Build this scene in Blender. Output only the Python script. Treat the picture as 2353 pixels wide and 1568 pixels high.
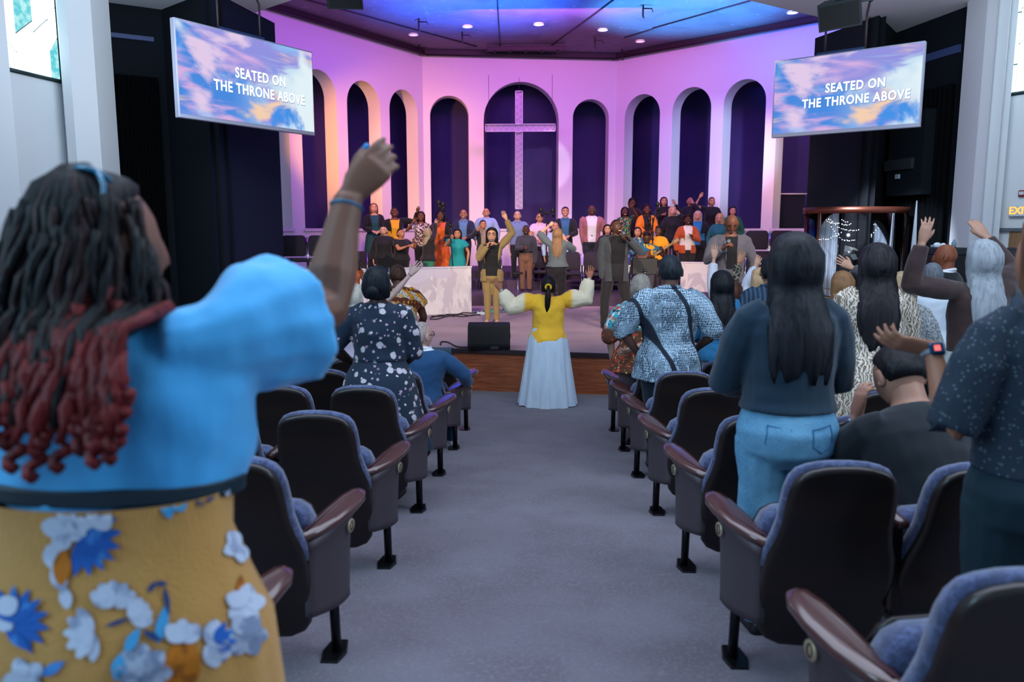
import bpy, bmesh, math, random
import numpy as np
from mathutils import Vector, Matrix, noise

SC = bpy.context.scene
COL = SC.collection
for o in list(bpy.data.objects):
    bpy.data.objects.remove(o)

# ---------------------------------------------------------------- camera
F = 1800.0                      # focal length in pixels of the 2353 px wide frame
PITCH = math.atan(254 / F)
YAW = math.radians(2.26)
CZ = 1.33
cam_d = bpy.data.cameras.new('camera')
cam_d.sensor_width = 36.0
cam_d.lens = F / 2353 * 36
cam_d.clip_start = 0.05
cam_d.clip_end = 100
cam_d.dof.use_dof = True
cam_d.dof.focus_distance = 8.0
cam_d.dof.aperture_fstop = 2.8
cam = bpy.data.objects.new('camera', cam_d)
COL.objects.link(cam)
cam.location = (0, 0, CZ)
cam.rotation_euler = (math.radians(90) - PITCH, 0, YAW)
SC.camera = cam

# ---------------------------------------------------------------- world, lights, exposure
w = bpy.data.worlds.new('world')
SC.world = w
w.use_nodes = True
w.node_tree.nodes['Background'].inputs[0].default_value = (0.50, 0.70, 1.0, 1)
w.node_tree.nodes['Background'].inputs[1].default_value = 0.5
SC.view_settings.view_transform = 'Standard'
SC.view_settings.look = 'None'
SC.view_settings.exposure = 0.0
SC.view_settings.gamma = 1.0
SC.view_settings.use_curve_mapping = False


def aim(o, target):
    d = Vector(target) - o.location
    o.rotation_euler = d.to_track_quat('-Z', 'Y').to_euler()


def area(name, loc, target, size, power, col, sy=None, spread=180):
    L = bpy.data.lights.new(name, 'AREA')
    L.energy = power
    L.color = col
    L.size = size
    if sy:
        L.shape = 'RECTANGLE'
        L.size_y = sy
    L.spread = math.radians(spread)
    o = bpy.data.objects.new(name, L)
    COL.objects.link(o)
    o.location = loc
    aim(o, target)
    return o


def spot(name, loc, target, power, col, angle=40, blend=.6, rad=.15):
    L = bpy.data.lights.new(name, 'SPOT')
    L.energy = power
    L.color = col
    L.spot_size = math.radians(angle)
    L.spot_blend = blend
    L.shadow_soft_size = rad
    o = bpy.data.objects.new(name, L)
    COL.objects.link(o)
    o.location = loc
    aim(o, target)
    return o


# house light: cool daylight over the seats; added fills for side walls and ceiling
area('house_fill_light', (0.5, 4.0, 4.9), (0.5, 4.2, 0), 7, 460, (.70, .80, 1.0), 6)
area('house_fill_light', (-4.6, -0.5, 3.4), (-.8, 1.6, .6), 3.0, 190, (.50, .78, 1.0), 3.0)
area('house_fill_light', (5.0, 1.0, 3.6), (1.0, 5.0, .4), 3.0, 160, (.66, .82, 1.0), 3.0)
area('house_fill_light', (-3.6, 8.0, 4.6), (-6.8, 11.6, 1.6), 2.0, 120, (.70, .86, 1.0), 2.0)  # added fill that brightens the pale left bay and column
area('house_fill_light', (4.2, 8.0, 4.6), (8.0, 11.8, 1.6), 2.0, 120, (.70, .86, 1.0), 2.0)  # added fill for the right column and bay
area('ceiling_fill', (5.2, 9.6, 3.4), (6.6, 12.0, 5.2), 1.2, 45, (.80, .90, 1.0), 1.2)  # unseen lamp added to lighten the nave ceiling from below
area('ceiling_fill', (-4.6, 9.6, 3.4), (-5.6, 12.0, 5.2), 1.2, 45, (.80, .90, 1.0), 1.2)  # its left twin, also added for the nave ceiling
# warm front light on the stage and the choir
for x, p in ((-3.4, 2000), (0.2, 2300), (3.6, 2000)):
    spot('stage_spotlight', (x, 5.0, 4.7), (x * .7, 15.0, .2), p, (1.0, .78, .62), 40, .9, .2)
spot('stage_spotlight', (-2.3, 11.8, 5.0), (-2.0, 18.8, .8), 1500, (1.0, .68, .46), 50, .9, .2)
spot('stage_spotlight', (3.0, 11.8, 5.0), (3.9, 18.9, .9), 1700, (1.0, .64, .46), 50, .9, .2)
spot('stage_spotlight', (0.6, 11.8, 5.0), (1.0, 18.9, .8), 1100, (1.0, .70, .54), 50, .9, .2)
# coloured wash on the arched wall
area('wall_wash', (.3, 18.6, 6.0), (.3, 22.9, 3.6), 4.0, 135, (1.0, .17, .84), .5)
area('wall_wash', (-3.0, 16.8, 6.0), (-4.2, 21.0, 3.6), 3.5, 85, (.62, .06, 1.0), .5)
area('wall_wash', (4.2, 17.2, 6.0), (5.2, 21.5, 3.6), 3.0, 90, (.46, .12, 1.0), .5)
spot('wall_wash', (3.2, 15.2, 4.6), (6.7, 19.6, 6.0), 1500, (.02, .14, 1.0), 52, 1.0, .2)
spot('wall_wash', (2.2, 13.2, 4.4), (6.0, 20.0, 2.4), 800, (1.0, .46, .36), 34, 1.0, .2)
spot('wall_wash', (-1.8, 13.2, 4.4), (-4.6, 20.0, 2.4), 600, (1.0, .40, .44), 36, 1.0, .2)
spot('wall_wash', (.5, 13.2, 4.4), (.4, 23.0, 2.4), 600, (1.0, .44, .56), 34, 1.0, .2)
# side lights grazing the arch reveals: amber at the outer arches, cooler further in
spot('side_light', (-5.15, 15.4, 3.6), (-4.6, 19.3, 3.4), 1300, (1.0, .38, .03), 52, .8, .1)
spot('side_light', (-5.2, 16.0, 3.6), (-3.3, 21.6, 3.2), 650, (1.0, .55, .32), 38, .8, .1)
spot('side_light', (5.5, 16.3, 3.6), (6.6, 19.9, 3.2), 1200, (1.0, .52, .14), 50, .8, .1)
spot('side_light', (5.4, 16.4, 3.6), (4.6, 22.0, 3.2), 1000, (.50, .64, 1.0), 38, .8, .1)
# blue beams on the stage ceiling
spot('ceiling_beam', (-1.5, 17.3, 2.6), (-1.5, 18.1, 6.6), 6500, (.01, .15, 1.0), 84, .9, .05)
spot('ceiling_beam', (3.1, 17.9, 2.6), (3.3, 18.9, 6.6), 4600, (.05, .38, 1.0), 70, .6, .05)
spot('ceiling_beam', (5.8, 16.4, 2.6), (6.0, 17.3, 6.6), 2400, (.02, .26, 1.0), 60, .6, .05)
spot('booth_fill', (5.0, 12.6, 3.0), (6.4, 14.6, .3), 700, (.75, .85, 1.0), 50, .5, .1)  # unseen spot added to brighten the inside of the drum booth
spot('cross_light', (1.6, 13.0, 4.6), (.25, 22.0, 3.4), 1300, (.95, .92, 1.0), 9, .3, .05)


# ---------------------------------------------------------------- pixels to places
HEAD = Vector((-math.sin(YAW), math.cos(YAW), 0))


def ray(px, py):
    d = Vector(((px - 1176.5) / F, -(py - 784) / F, -1))
    return cam.rotation_euler.to_matrix() @ d


def W(px, py, D):
    d = ray(px, py)
    return Vector((0, 0, CZ)) + d * (D / d.dot(HEAD))


def Wz(px, py, z):
    d = ray(px, py)
    return Vector((0, 0, CZ)) + d * ((z - CZ) / d.z)


SL = 0.082


def fz(y):
    return -SL * y


def Wf(px, py):
    d = ray(px, py)
    t = -CZ / (d.z + SL * d.y)
    return Vector((0, 0, CZ)) + d * t


# ---------------------------------------------------------------- materials
def hx(s, k=1.0):
    s = s.lstrip('#')
    v = [int(s[i:i + 2], 16) / 255 for i in (0, 2, 4)]
    v = [(c / 12.92 if c <= .04045 else ((c + .055) / 1.055) ** 2.4) * k for c in v]
    return (*v, 1.0)


MATS = {}


def mat(name, col, rough=.75, metal=0.0, bump=0.0, bscale=150, emit=0.0, coat=0.0, trans=0.0,
        layers=(), sheen=0.0, spec=.5, ior=1.45, bstretch=(1, 1, 1), sss=0.0, coords='Object'):
    """layers: (kind, scale, lo, hi, colour, stretch) painted one over the other"""
    if name in MATS:
        return MATS[name]
    m = bpy.data.materials.new(name)
    MATS[name] = m
    m.use_nodes = True
    nt = m.node_tree
    N, L = nt.nodes, nt.links
    b = N['Principled BSDF']
    col = hx(col) if isinstance(col, str) else col
    b.inputs['Base Color'].default_value = col
    b.inputs['Roughness'].default_value = rough
    b.inputs['Metallic'].default_value = metal
    b.inputs['Coat Weight'].default_value = coat
    b.inputs['Coat Roughness'].default_value = .15
    b.inputs['Transmission Weight'].default_value = trans
    b.inputs['Sheen Weight'].default_value = sheen
    b.inputs['Specular IOR Level'].default_value = spec
    b.inputs['IOR'].default_value = ior
    if sss:
        b.inputs['Subsurface Weight'].default_value = sss
        b.inputs['Subsurface Radius'].default_value = (.02, .007, .004)
    tc = N.new('ShaderNodeTexCoord')
    last = None
    for ly in layers:
        kind, sc, lo, hi, c2 = ly[:5]
        st = ly[5] if len(ly) > 5 else (1, 1, 1)
        c2 = hx(c2) if isinstance(c2, str) else c2
        mp = N.new('ShaderNodeMapping')
        mp.inputs['Scale'].default_value = st
        off = (len(N) * .37) % 5
        mp.inputs['Location'].default_value = (off, off * .7, off * .3)
        L.new(tc.outputs[coords], mp.inputs[0])
        if kind in ('voro', 'edge', 'cell'):
            t = N.new('ShaderNodeTexVoronoi')
            t.feature = 'DISTANCE_TO_EDGE' if kind == 'edge' else 'F1'
            t.inputs['Scale'].default_value = sc
            out = t.outputs['Distance']
            # a little warp so that spots are petal-like
            nz = N.new('ShaderNodeTexNoise')
            nz.inputs['Scale'].default_value = sc * 3
            mx = N.new('ShaderNodeVectorMath')
            mx.operation = 'MULTIPLY_ADD'
            mx.inputs[1].default_value = ((ly[6] if len(ly) > 6 else .25) / sc,) * 3
            L.new(mp.outputs[0], nz.inputs['Vector'])
            L.new(nz.outputs['Color'], mx.inputs[0])
            L.new(mp.outputs[0], mx.inputs[2])
            L.new(mx.outputs[0], t.inputs['Vector'])
            if kind == 'cell':
                sp = N.new('ShaderNodeSeparateColor')
                L.new(t.outputs['Color'], sp.inputs[0])
                out = sp.outputs[0]
        elif kind == 'wave':
            t = N.new('ShaderNodeTexWave')
            t.inputs['Scale'].default_value = sc
            t.inputs['Distortion'].default_value = ly[6] if len(ly) > 6 else 2.0
            t.inputs['Detail'].default_value = 1.5
            L.new(mp.outputs[0], t.inputs['Vector'])
            out = t.outputs['Fac']
        elif kind == 'ring':
            t = N.new('ShaderNodeTexWave')
            t.wave_type = 'RINGS'
            t.rings_direction = 'SPHERICAL'
            t.inputs['Scale'].default_value = sc
            t.inputs['Distortion'].default_value = ly[6] if len(ly) > 6 else 4.0
            L.new(mp.outputs[0], t.inputs['Vector'])
            out = t.outputs['Fac']
        elif kind == 'check':
            t = N.new('ShaderNodeTexChecker')
            t.inputs['Scale'].default_value = sc
            L.new(mp.outputs[0], t.inputs['Vector'])
            out = t.outputs['Fac']
        elif kind == 'magic':
            t = N.new('ShaderNodeTexMagic')
            t.turbulence_depth = 3
            t.inputs['Scale'].default_value = sc
            L.new(mp.outputs[0], t.inputs['Vector'])
            out = t.outputs['Fac']
        elif kind == 'zig':
            # zigzag rows kept inside drifting patches
            def mth(op, a, b=None, c=None):
                q = N.new('ShaderNodeMath')
                q.operation = op
                for i_, v_ in enumerate((a, b, c)):
                    if v_ is None:
                        continue
                    if isinstance(v_, (int, float)):
                        q.inputs[i_].default_value = v_
                    else:
                        L.new(v_, q.inputs[i_])
                return q.outputs[0]
            sp = N.new('ShaderNodeSeparateXYZ')
            L.new(mp.outputs[0], sp.inputs[0])
            zz_ = mth('PINGPONG', mth('MULTIPLY_ADD', sp.outputs[0], .9, sp.outputs[2]), .5 / sc)
            st_ = mth('PINGPONG', mth('MULTIPLY_ADD', zz_, 1.4, mth('MULTIPLY_ADD', sp.outputs[2], -.5, sp.outputs[0])), .28 / sc)
            out = mth('MULTIPLY', st_, sc / .28)
            nz = N.new('ShaderNodeTexNoise')
            nz.inputs['Scale'].default_value = sc * .22
            nz.inputs['Detail'].default_value = 0
            nz.inputs['Distortion'].default_value = 1.0
            L.new(mp.outputs[0], nz.inputs['Vector'])
            out = mth('MULTIPLY', out, mth('GREATER_THAN', nz.outputs['Fac'], ly[6] if len(ly) > 6 else .5))
        elif kind == 'grad':
            t = N.new('ShaderNodeSeparateXYZ')
            L.new(mp.outputs[0], t.inputs[0])
            out = t.outputs[int(sc)]
            mp.inputs['Location'].default_value = (0, 0, 0)
        else:
            t = N.new('ShaderNodeTexNoise')
            t.inputs['Scale'].default_value = sc
            t.inputs['Detail'].default_value = 4
            t.inputs['Distortion'].default_value = ly[6] if len(ly) > 6 else 0
            L.new(mp.outputs[0], t.inputs['Vector'])
            out = t.outputs['Fac']
        mr = N.new('ShaderNodeMapRange')
        mr.interpolation_type = 'SMOOTHSTEP'
        mr.inputs['From Min'].default_value = lo
        mr.inputs['From Max'].default_value = hi
        if lo > hi:
            mr.inputs['From Min'].default_value = hi
            mr.inputs['From Max'].default_value = lo
            mr.inputs['To Min'].default_value = 1
            mr.inputs['To Max'].default_value = 0
        L.new(out, mr.inputs['Value'])
        mix = N.new('ShaderNodeMix')
        mix.data_type = 'RGBA'
        L.new(mr.outputs[0], mix.inputs['Factor'])
        if last is None:
            mix.inputs['A'].default_value = col
        else:
            L.new(last, mix.inputs['A'])
        mix.inputs['B'].default_value = c2
        last = mix.outputs['Result']
    if last is not None:
        L.new(last, b.inputs['Base Color'])
    if emit:
        b.inputs['Emission Strength'].default_value = emit
        b.inputs['Emission Color'].default_value = col
        if last is not None:
            L.new(last, b.inputs['Emission Color'])
            b.inputs['Base Color'].default_value = (0, 0, 0, 1)
            for l in list(b.inputs['Base Color'].links):
                L.remove(l)
            b.inputs['Specular IOR Level'].default_value = .1
    if bump:
        mp = N.new('ShaderNodeMapping')
        mp.inputs['Scale'].default_value = bstretch
        L.new(tc.outputs['Object'], mp.inputs[0])
        nz = N.new('ShaderNodeTexNoise')
        nz.inputs['Scale'].default_value = bscale
        nz.inputs['Detail'].default_value = 3
        L.new(mp.outputs[0], nz.inputs['Vector'])
        bp = N.new('ShaderNodeBump')
        bp.inputs['Strength'].default_value = bump
        bp.inputs['Distance'].default_value = .01
        L.new(nz.outputs['Fac'], bp.inputs['Height'])
        L.new(bp.outputs[0], b.inputs['Normal'])
    return m


# ---------------------------------------------------------------- geometry collector
class G:
    def __init__(s):
        s.v, s.f, s.m, s.flat = [], [], [], []

    def add(s, vs, fs, mi=0, flat=False):
        n = len(s.v)
        s.v.extend([tuple(p) for p in vs])
        for f in fs:
            s.f.append(tuple(n + i for i in f))
            s.m.append(mi)
            s.flat.append(flat)

    def merge(s, g, M=None):
        n = len(s.v)
        s.v.extend([tuple(M @ Vector(p)) for p in g.v] if M else g.v)
        s.f.extend([tuple(n + i for i in f) for f in g.f])
        s.m.extend(g.m)
        s.flat.extend(g.flat)

    def loft(s, rings, mi=0, closed=False, cap=True, flat=False):
        n = len(rings[0])
        vs = [p for r in rings for p in r]
        fs = []
        K = len(rings)
        for k in range(K if closed else K - 1):
            a, b = k * n, ((k + 1) % K) * n
            for i in range(n):
                j = (i + 1) % n
                fs.append((a + i, a + j, b + j, b + i))
        if cap and not closed:
            fs.append(tuple(range(n - 1, -1, -1)))
            fs.append(tuple((K - 1) * n + i for i in range(n)))
        s.add(vs, fs, mi, flat)

    def tube(s, pts, rad, n=8, mi=0, side=None, cap=True, closed=False, flat=False):
        pts = [Vector(p) for p in pts]
        K = len(pts)
        if not isinstance(rad, (list, tuple)) or (len(rad) == 2 and K != 2):
            rad = [rad] * K
        rings = []
        a = None
        for k in range(K):
            if closed:
                t = pts[(k + 1) % K] - pts[k - 1]
            else:
                t = pts[min(k + 1, K - 1)] - pts[max(k - 1, 0)]
            if t.length < 1e-9:
                t = Vector((0, 0, 1))
            t.normalize()
            if side is not None:
                a = Vector(side)
            elif a is None:
                a = Vector((1, 0, 0)) if abs(t.x) < .8 else Vector((0, 1, 0))
            a = a - t * a.dot(t)
            if a.length < 1e-6:
                a = Vector((0, 1, 0)) - t * t.y
            a.normalize()
            b = t.cross(a)
            r = rad[k]
            ra, rb = r if isinstance(r, (list, tuple)) else (r, r)
            rings.append([pts[k] + a * (ra * math.cos(q * 2 * math.pi / n)) + b * (rb * math.sin(q * 2 * math.pi / n))
                          for q in range(n)])
        s.loft(rings, mi, closed, cap, flat)

    def rings(s, levels, n=20, mi=0, M=None, fn=None, cap=True, e=2.0):
        """levels: (z, cx, cy, rx, ry)"""
        R = []
        for (z, cx, cy, rx, ry) in levels:
            r = []
            for q in range(n):
                t = q * 2 * math.pi / n
                c, d = math.cos(t), math.sin(t)
                c = math.copysign(abs(c) ** (2 / e), c)
                d = math.copysign(abs(d) ** (2 / e), d)
                k = fn(t, z) if fn else 1
                p = Vector((cx + rx * c * k, cy + ry * d * k, z))
                r.append(M @ p if M else p)
            R.append(r)
        s.loft(R, mi, cap=cap)

    def ell(s, c, rx, ry=None, rz=None, M=None, nu=10, nv=7, mi=0):
        ry = rx if ry is None else ry
        rz = rx if rz is None else rz
        c = Vector(c)
        vs = [c + Vector((0, 0, rz))]
        for j in range(1, nv):
            ph = math.pi * j / nv
            for i in range(nu):
                t = 2 * math.pi * i / nu
                vs.append(c + Vector((rx * math.sin(ph) * math.cos(t), ry * math.sin(ph) * math.sin(t), rz * math.cos(ph))))
        vs.append(c - Vector((0, 0, rz)))
        fs = [(0, 1 + i, 1 + (i + 1) % nu) for i in range(nu)]
        for j in range(nv - 2):
            a = 1 + j * nu
            for i in range(nu):
                k = (i + 1) % nu
                fs.append((a + i, a + nu + i, a + nu + k, a + k))
        a = 1 + (nv - 2) * nu
        fs += [(len(vs) - 1, a + (i + 1) % nu, a + i) for i in range(nu)]
        if M:
            vs = [M @ p for p in vs]
        s.add(vs, fs, mi)

    def box(s, lo, hi, mi=0, M=None, bev=0.0):
        (x0, y0, z0), (x1, y1, z1) = lo, hi
        if bev:
            out = [(x0 + bev, y0), (x1 - bev, y0), (x1, y0 + bev), (x1, y1 - bev), (x1 - bev, y1), (x0 + bev, y1), (x0, y1 - bev), (x0, y0 + bev)]
            cx, cy = (x0 + x1) / 2, (y0 + y1) / 2

            def ins(p):
                return (p[0] + math.copysign(min(bev, abs(cx - p[0])), cx - p[0]), p[1] + math.copysign(min(bev, abs(cy - p[1])), cy - p[1]))
            R = [[(*ins(p), z0) for p in out], [(*p, z0 + bev) for p in out], [(*p, z1 - bev) for p in out], [(*ins(p), z1) for p in out]]
            if M:
                R = [[M @ Vector(p) for p in r] for r in R]
            s.loft(R, mi, flat=True)
            return
        vs = [Vector(p) for p in ((x0, y0, z0), (x1, y0, z0), (x1, y1, z0), (x0, y1, z0), (x0, y0, z1), (x1, y0, z1), (x1, y1, z1), (x0, y1, z1))]
        if M:
            vs = [M @ p for p in vs]
        s.add(vs, [(0, 3, 2, 1), (4, 5, 6, 7), (0, 1, 5, 4), (1, 2, 6, 5), (2, 3, 7, 6), (3, 0, 4, 7)], mi, True)

    def slab(s, out, layers, f, mi=0, flat=False):
        """outline (a,b) list, layers (inset, depth); f(a,b,depth) gives the point"""
        n = len(out)
        area_ = sum(out[i][0] * out[(i + 1) % n][1] - out[(i + 1) % n][0] * out[i][1] for i in range(n))
        sg = 1 if area_ > 0 else -1
        nr = []
        for i in range(n):
            a, b = out[i - 1], out[(i + 1) % n]
            t = Vector((b[0] - a[0], b[1] - a[1]))
            t.normalize()
            nr.append((-t.y * sg, t.x * sg))
        R = [[f(out[i][0] + nr[i][0] * ins, out[i][1] + nr[i][1] * ins, d) for i in range(n)] for ins, d in layers]
        s.loft(R, mi, flat=flat)

    def mesh(s, name, mats):
        me = bpy.data.meshes.new(name)
        me.from_pydata(s.v, [], s.f)
        for m in (mats if isinstance(mats, (list, tuple)) else [mats]):
            me.materials.append(m)
        if len(me.polygons):
            me.polygons.foreach_set('material_index', s.m)
            me.polygons.foreach_set('use_smooth', [not x for x in s.flat])
        bm = bmesh.new()
        bm.from_mesh(me)
        bmesh.ops.recalc_face_normals(bm, faces=bm.faces)
        bm.to_mesh(me)
        bm.free()
        return me

    def build(s, name, mats, parent=None, loc=None, rz=None):
        o = bpy.data.objects.new(name, s.mesh(name, mats))
        COL.objects.link(o)
        if parent:
            o.parent = parent
        if loc is not None:
            o.location = loc
        if rz is not None:
            o.rotation_euler = (0, 0, rz)
        return o


def tag(o, label, cat, group=None):
    o['label'] = label
    o['category'] = cat
    if group:
        o['group'] = group
    return o


def empty(name, loc, rz=0, label=None, cat=None, group=None):
    o = bpy.data.objects.new(name, None)
    COL.objects.link(o)
    o.empty_display_size = .1
    o.location = loc
    o.rotation_euler = (0, 0, rz)
    if label:
        tag(o, label, cat, group)
    return o


KIDS = {}


def dup(root, loc, rz, label, group=None, sx=1.0):
    c = root.copy()
    COL.objects.link(c)
    c.location = loc
    c.rotation_euler = (0, 0, rz)
    c.scale = (sx, 1, 1)
    c['label'] = label
    if group:
        c['group'] = group

    def rec(a, b):
        for ch in a.children:
            k = ch.copy()
            COL.objects.link(k)
            k.parent = b
            rec(ch, k)
    rec(root, c)
    return c


def structure(name, g, mats, parent=None):
    o = g.build(name, mats, parent)
    if not parent:
        o['kind'] = 'structure'
    return o


def text(name, body, size, M, material, parent, ext=.002, off=0.0, align='CENTER', sx=1.0, spc=1.0):
    cu = bpy.data.curves.new(name, 'FONT')
    cu.body = body
    cu.size = size
    cu.extrude = ext
    cu.offset = off
    cu.align_x = align
    cu.align_y = 'CENTER'
    cu.space_line = 1.0
    cu.space_character = spc
    cu.resolution_u = 3
    t = bpy.data.objects.new(name, cu)
    me = bpy.data.meshes.new_from_object(t)
    bpy.data.objects.remove(t)
    me.materials.clear()
    me.materials.append(material)
    me.transform(Matrix.Diagonal((sx, 1, 1, 1)))
    o = bpy.data.objects.new(name, me)
    COL.objects.link(o)
    o.parent = parent
    o.matrix_local = M
    return o

# ================================================================ SETTING
M_carpet = mat('carpet', '#6a6570', .95, bump=.5, bscale=260, sheen=.2, layers=(('noise', 3.0, .35, .7, '#5e5762'), ('noise', 60, .45, .75, '#746f7c')), coords='Object')
M_stage = mat('stage_carpet', '#b0949c', .9, bump=.4, bscale=240, layers=(('noise', 1.2, .35, .7, '#9c8088'), ('noise', 70, .45, .8, '#c0a6ae')))
M_wood = mat('stage_wood', '#a85c36', .45, coat=.2, bump=.15, bscale=40, bstretch=(.6, 1, 12),
             layers=(('noise', 5, .35, .65, '#864426', (.5, 1, 9)), ('noise', 12, .5, .75, '#c07444', (.4, 1, 16))))
M_edge = mat('dark_trim', '#2a2024', .5)
M_wall = mat('white_paint', '#e6e2e4', .8)
M_navewall = mat('nave_paint', '#d4d8dc', .85)
M_black = mat('black_paint', '#12181f', .9, spec=.2)
M_black2 = mat('charcoal_paint', '#24262c', .9, spec=.2)
M_panel_navy = mat('navy_paint', '#1d2136', .9, spec=.2)
M_curtain = mat('black_curtain', '#05070a', .95, spec=.1)
M_back = mat('backroom_paint', '#3a3268', .9, layers=(('noise', .5, .4, .7, '#2a2a5c'),))
M_ceil = mat('stage_ceiling_paint', '#77707c', .7, layers=(('noise', 1.2, .45, .7, '#6a6470', (1, 1, 1), .6), ('noise', 6, .62, .72, '#8c8794')))
M_navec = mat('nave_ceiling_paint', '#d6dadf', .85)
M_glassw = mat('window_glass_white', (.75, .95, 1, 1), .3, emit=1.6)
M_glasst = mat('window_glass_teal', (.10, .62, .72, 1), .3, emit=1.0, layers=(('noise', 9, .35, .7, (.55, .95, .95, 1)),))
M_lead = mat('window_lead', '#10262c', .5)
M_trimw = mat('white_trim', '#d8d2dc', .6)

# sloping floor
g = G()
YE = 11.6
g.add([(-14, -3, fz(-3)), (14, -3, fz(-3)), (14, YE, fz(YE)), (-14, YE, fz(YE))], [(0, 1, 2, 3)], 0, True)
g.add([(-14, -3, -1.6), (14, -3, -1.6), (14, YE, -1.6), (-14, YE, -1.6)], [(0, 3, 2, 1)], 0, True)
structure('floor', g, M_carpet)

# the stage
EB = Wf(1240, 903)
D0 = EB.dot(HEAD)
ET = W(1240, 808, D0)
ZS = ET.z
e1, e2 = Wz(1012, 797, ZS), Wz(1400, 810, ZS)
dv = (e2 - e1).normalized()


def edge_pt(u):
    p = ET + dv * u
    q = max(0, abs(u) - 3.2)
    return Vector((p.x, p.y + q * q * .12, 0))


us = [i * .5 for i in range(-19, 20)]
g = G()
fr = [edge_pt(u) for u in us]
n = len(fr)
g.add([(p.x, p.y, ZS) for p in fr] + [(p.x, 26, ZS) for p in fr], [(i, i + 1, n + i + 1, n + i) for i in range(n - 1)], 0, True)
structure('floor', g, M_stage)['label'] = 'raised carpeted stage floor'
g = G()
for i in range(n - 1):
    a, b = fr[i], fr[i + 1]
    g.box((0, 0, 0), (1, 1, 1), 0, Matrix(((b.x - a.x, .0, 0, a.x), (b.y - a.y, .12, 0, a.y), (0, 0, ZS - .05 + 1.4, -1.4), (0, 0, 0, 1))))
structure('trim_1', g, M_wood)['label'] = 'brown wood front of the stage'
g = G()
for i in range(n - 1):
    a, b = fr[i], fr[i + 1]
    g.box((0, 0, 0), (1, 1, 1), 0, Matrix(((b.x - a.x, .0, 0, a.x), (b.y - a.y, .06, 0, a.y - .035), (0, 0, .055, ZS - .052), (0, 0, 0, 1))))
structure('trim_2', g, M_edge)['label'] = 'dark nosing along the stage edge'

# choir platform and risers
Z1, Z2, Z3, Z4 = -.08, .12, .30, .55
M_riser = mat('riser_carpet', '#4a3a52', .95, bump=.3)
for x0, x1, y, z in ((-7.5, 9.0, 16.9, Z1), (-6.5, 8.5, 19.1, Z2), (-6.0, 8.0, 19.9, Z3), (2.0, 7.6, 20.9, Z4), (4.3, 6.3, 17.15, .41), (-5.4, -3.4, 15.0, .315)):
    g = G()
    g.box((x0, y, ZS - .02), (x1, 25.5 if abs(x0) > 5.5 or x0 == 2.0 else y + 1.5, z), 0)
    structure('floor', g, M_riser)['label'] = 'choir riser step'

# arched wall
ZC = W(970, 118, 23.0).z
PL0 = Wz(640, 18, ZC)
PC0 = Wz(970, 118, ZC)
PC1 = Wz(1418, 128, ZC)
PR1 = Wz(1885, 40, ZC)
PL0 = PC0 + (PL0 - PC0) * 1.25
PR1 = PC1 + (PR1 - PC1) * 1.1


def hit(px, py, A, B):
    t = (B - A).to_2d().normalized()
    nrm = Vector((-t.y, t.x, 0))
    d = ray(px, py)
    o = Vector((0, 0, CZ))
    k = (A - o).dot(nrm) / d.dot(nrm)
    p = o + d * k
    return (p - A).to_2d().dot(t), p.z


def arch_wall(name, A, B, arches, th, zs, zt, mats):
    """arches: (u0,u1,ztop). Front face, reveals, sills and back face."""
    t = Vector((B.x - A.x, B.y - A.y, 0))
    Lw = t.length
    t.normalize()
    nb = Vector((-t.y, t.x, 0))
    g = G()

    def P(u, z, d):
        q = A + t * u + nb * d
        return (q.x, q.y, z)
    zb = ZS - .1
    u = 0
    for (u0, u1, z1) in list(arches) + [(Lw, Lw, 0)]:
        for d in (0, th):
            if u0 > u:
                g.add([P(u, zb, d), P(u0, zb, d), P(u0, zt, d), P(u, zt, d)], [(0, 1, 2, 3)], 0, True)
        if u1 > u0:
            r = (u1 - u0) / 2
            zc = z1 - r
            arc = [(u0 + r - r * math.cos(math.pi * k / 20), zc + r * math.sin(math.pi * k / 20)) for k in range(21)]
            for d in (0, th):
                for k in range(20):
                    g.add([P(arc[k][0], arc[k][1], d), P(arc[k + 1][0], arc[k + 1][1], d), P(arc[k + 1][0], zt, d), P(arc[k][0], zt, d)], [(0, 1, 2, 3)], 0, True)
                g.add([P(u0, zb, d), P(u1, zb, d), P(u1, zs, d), P(u0, zs, d)], [(0, 1, 2, 3)], 0, True)
            path = [(u0, zs)] + arc + [(u1, zs)]
            vs = [P(a, z, 0) for a, z in path] + [P(a, z, th) for a, z in path]
            m = len(path)
            g.add(vs, [(k, k + 1, m + k + 1, m + k) for k in range(m - 1)], 0, False)
            g.add([P(u0, zs, 0), P(u1, zs, 0), P(u1, zs, th), P(u0, zs, th)], [(0, 1, 2, 3)], 0, True)
        u = u1
    o = structure(name, g, mats)
    # sill ledges
    for i, (u0, u1, z1) in enumerate(arches):
        s = G()
        a, b = A + t * (u0 - .05) - nb * .04, A + t * (u1 + .05) - nb * .04
        s.box((0, 0, 0), (1, 1, 1), 0, Matrix(((b.x - a.x, nb.x * .5, 0, a.x), (b.y - a.y, nb.y * .5, 0, a.y), (0, 0, .07, zs - .03), (0, 0, 0, 1))))
        s.build('sill', M_trimw, o)
    return o


def arcs(A, B, pl):
    r = []
    for x0, x1, yt in pl:
        u0, _ = hit(x0, 400, A, B)
        u1, _ = hit(x1, 400, A, B)
        _, z = hit((x0 + x1) / 2, yt, A, B)
        r.append((u0, u1, z))
    return r


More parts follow.
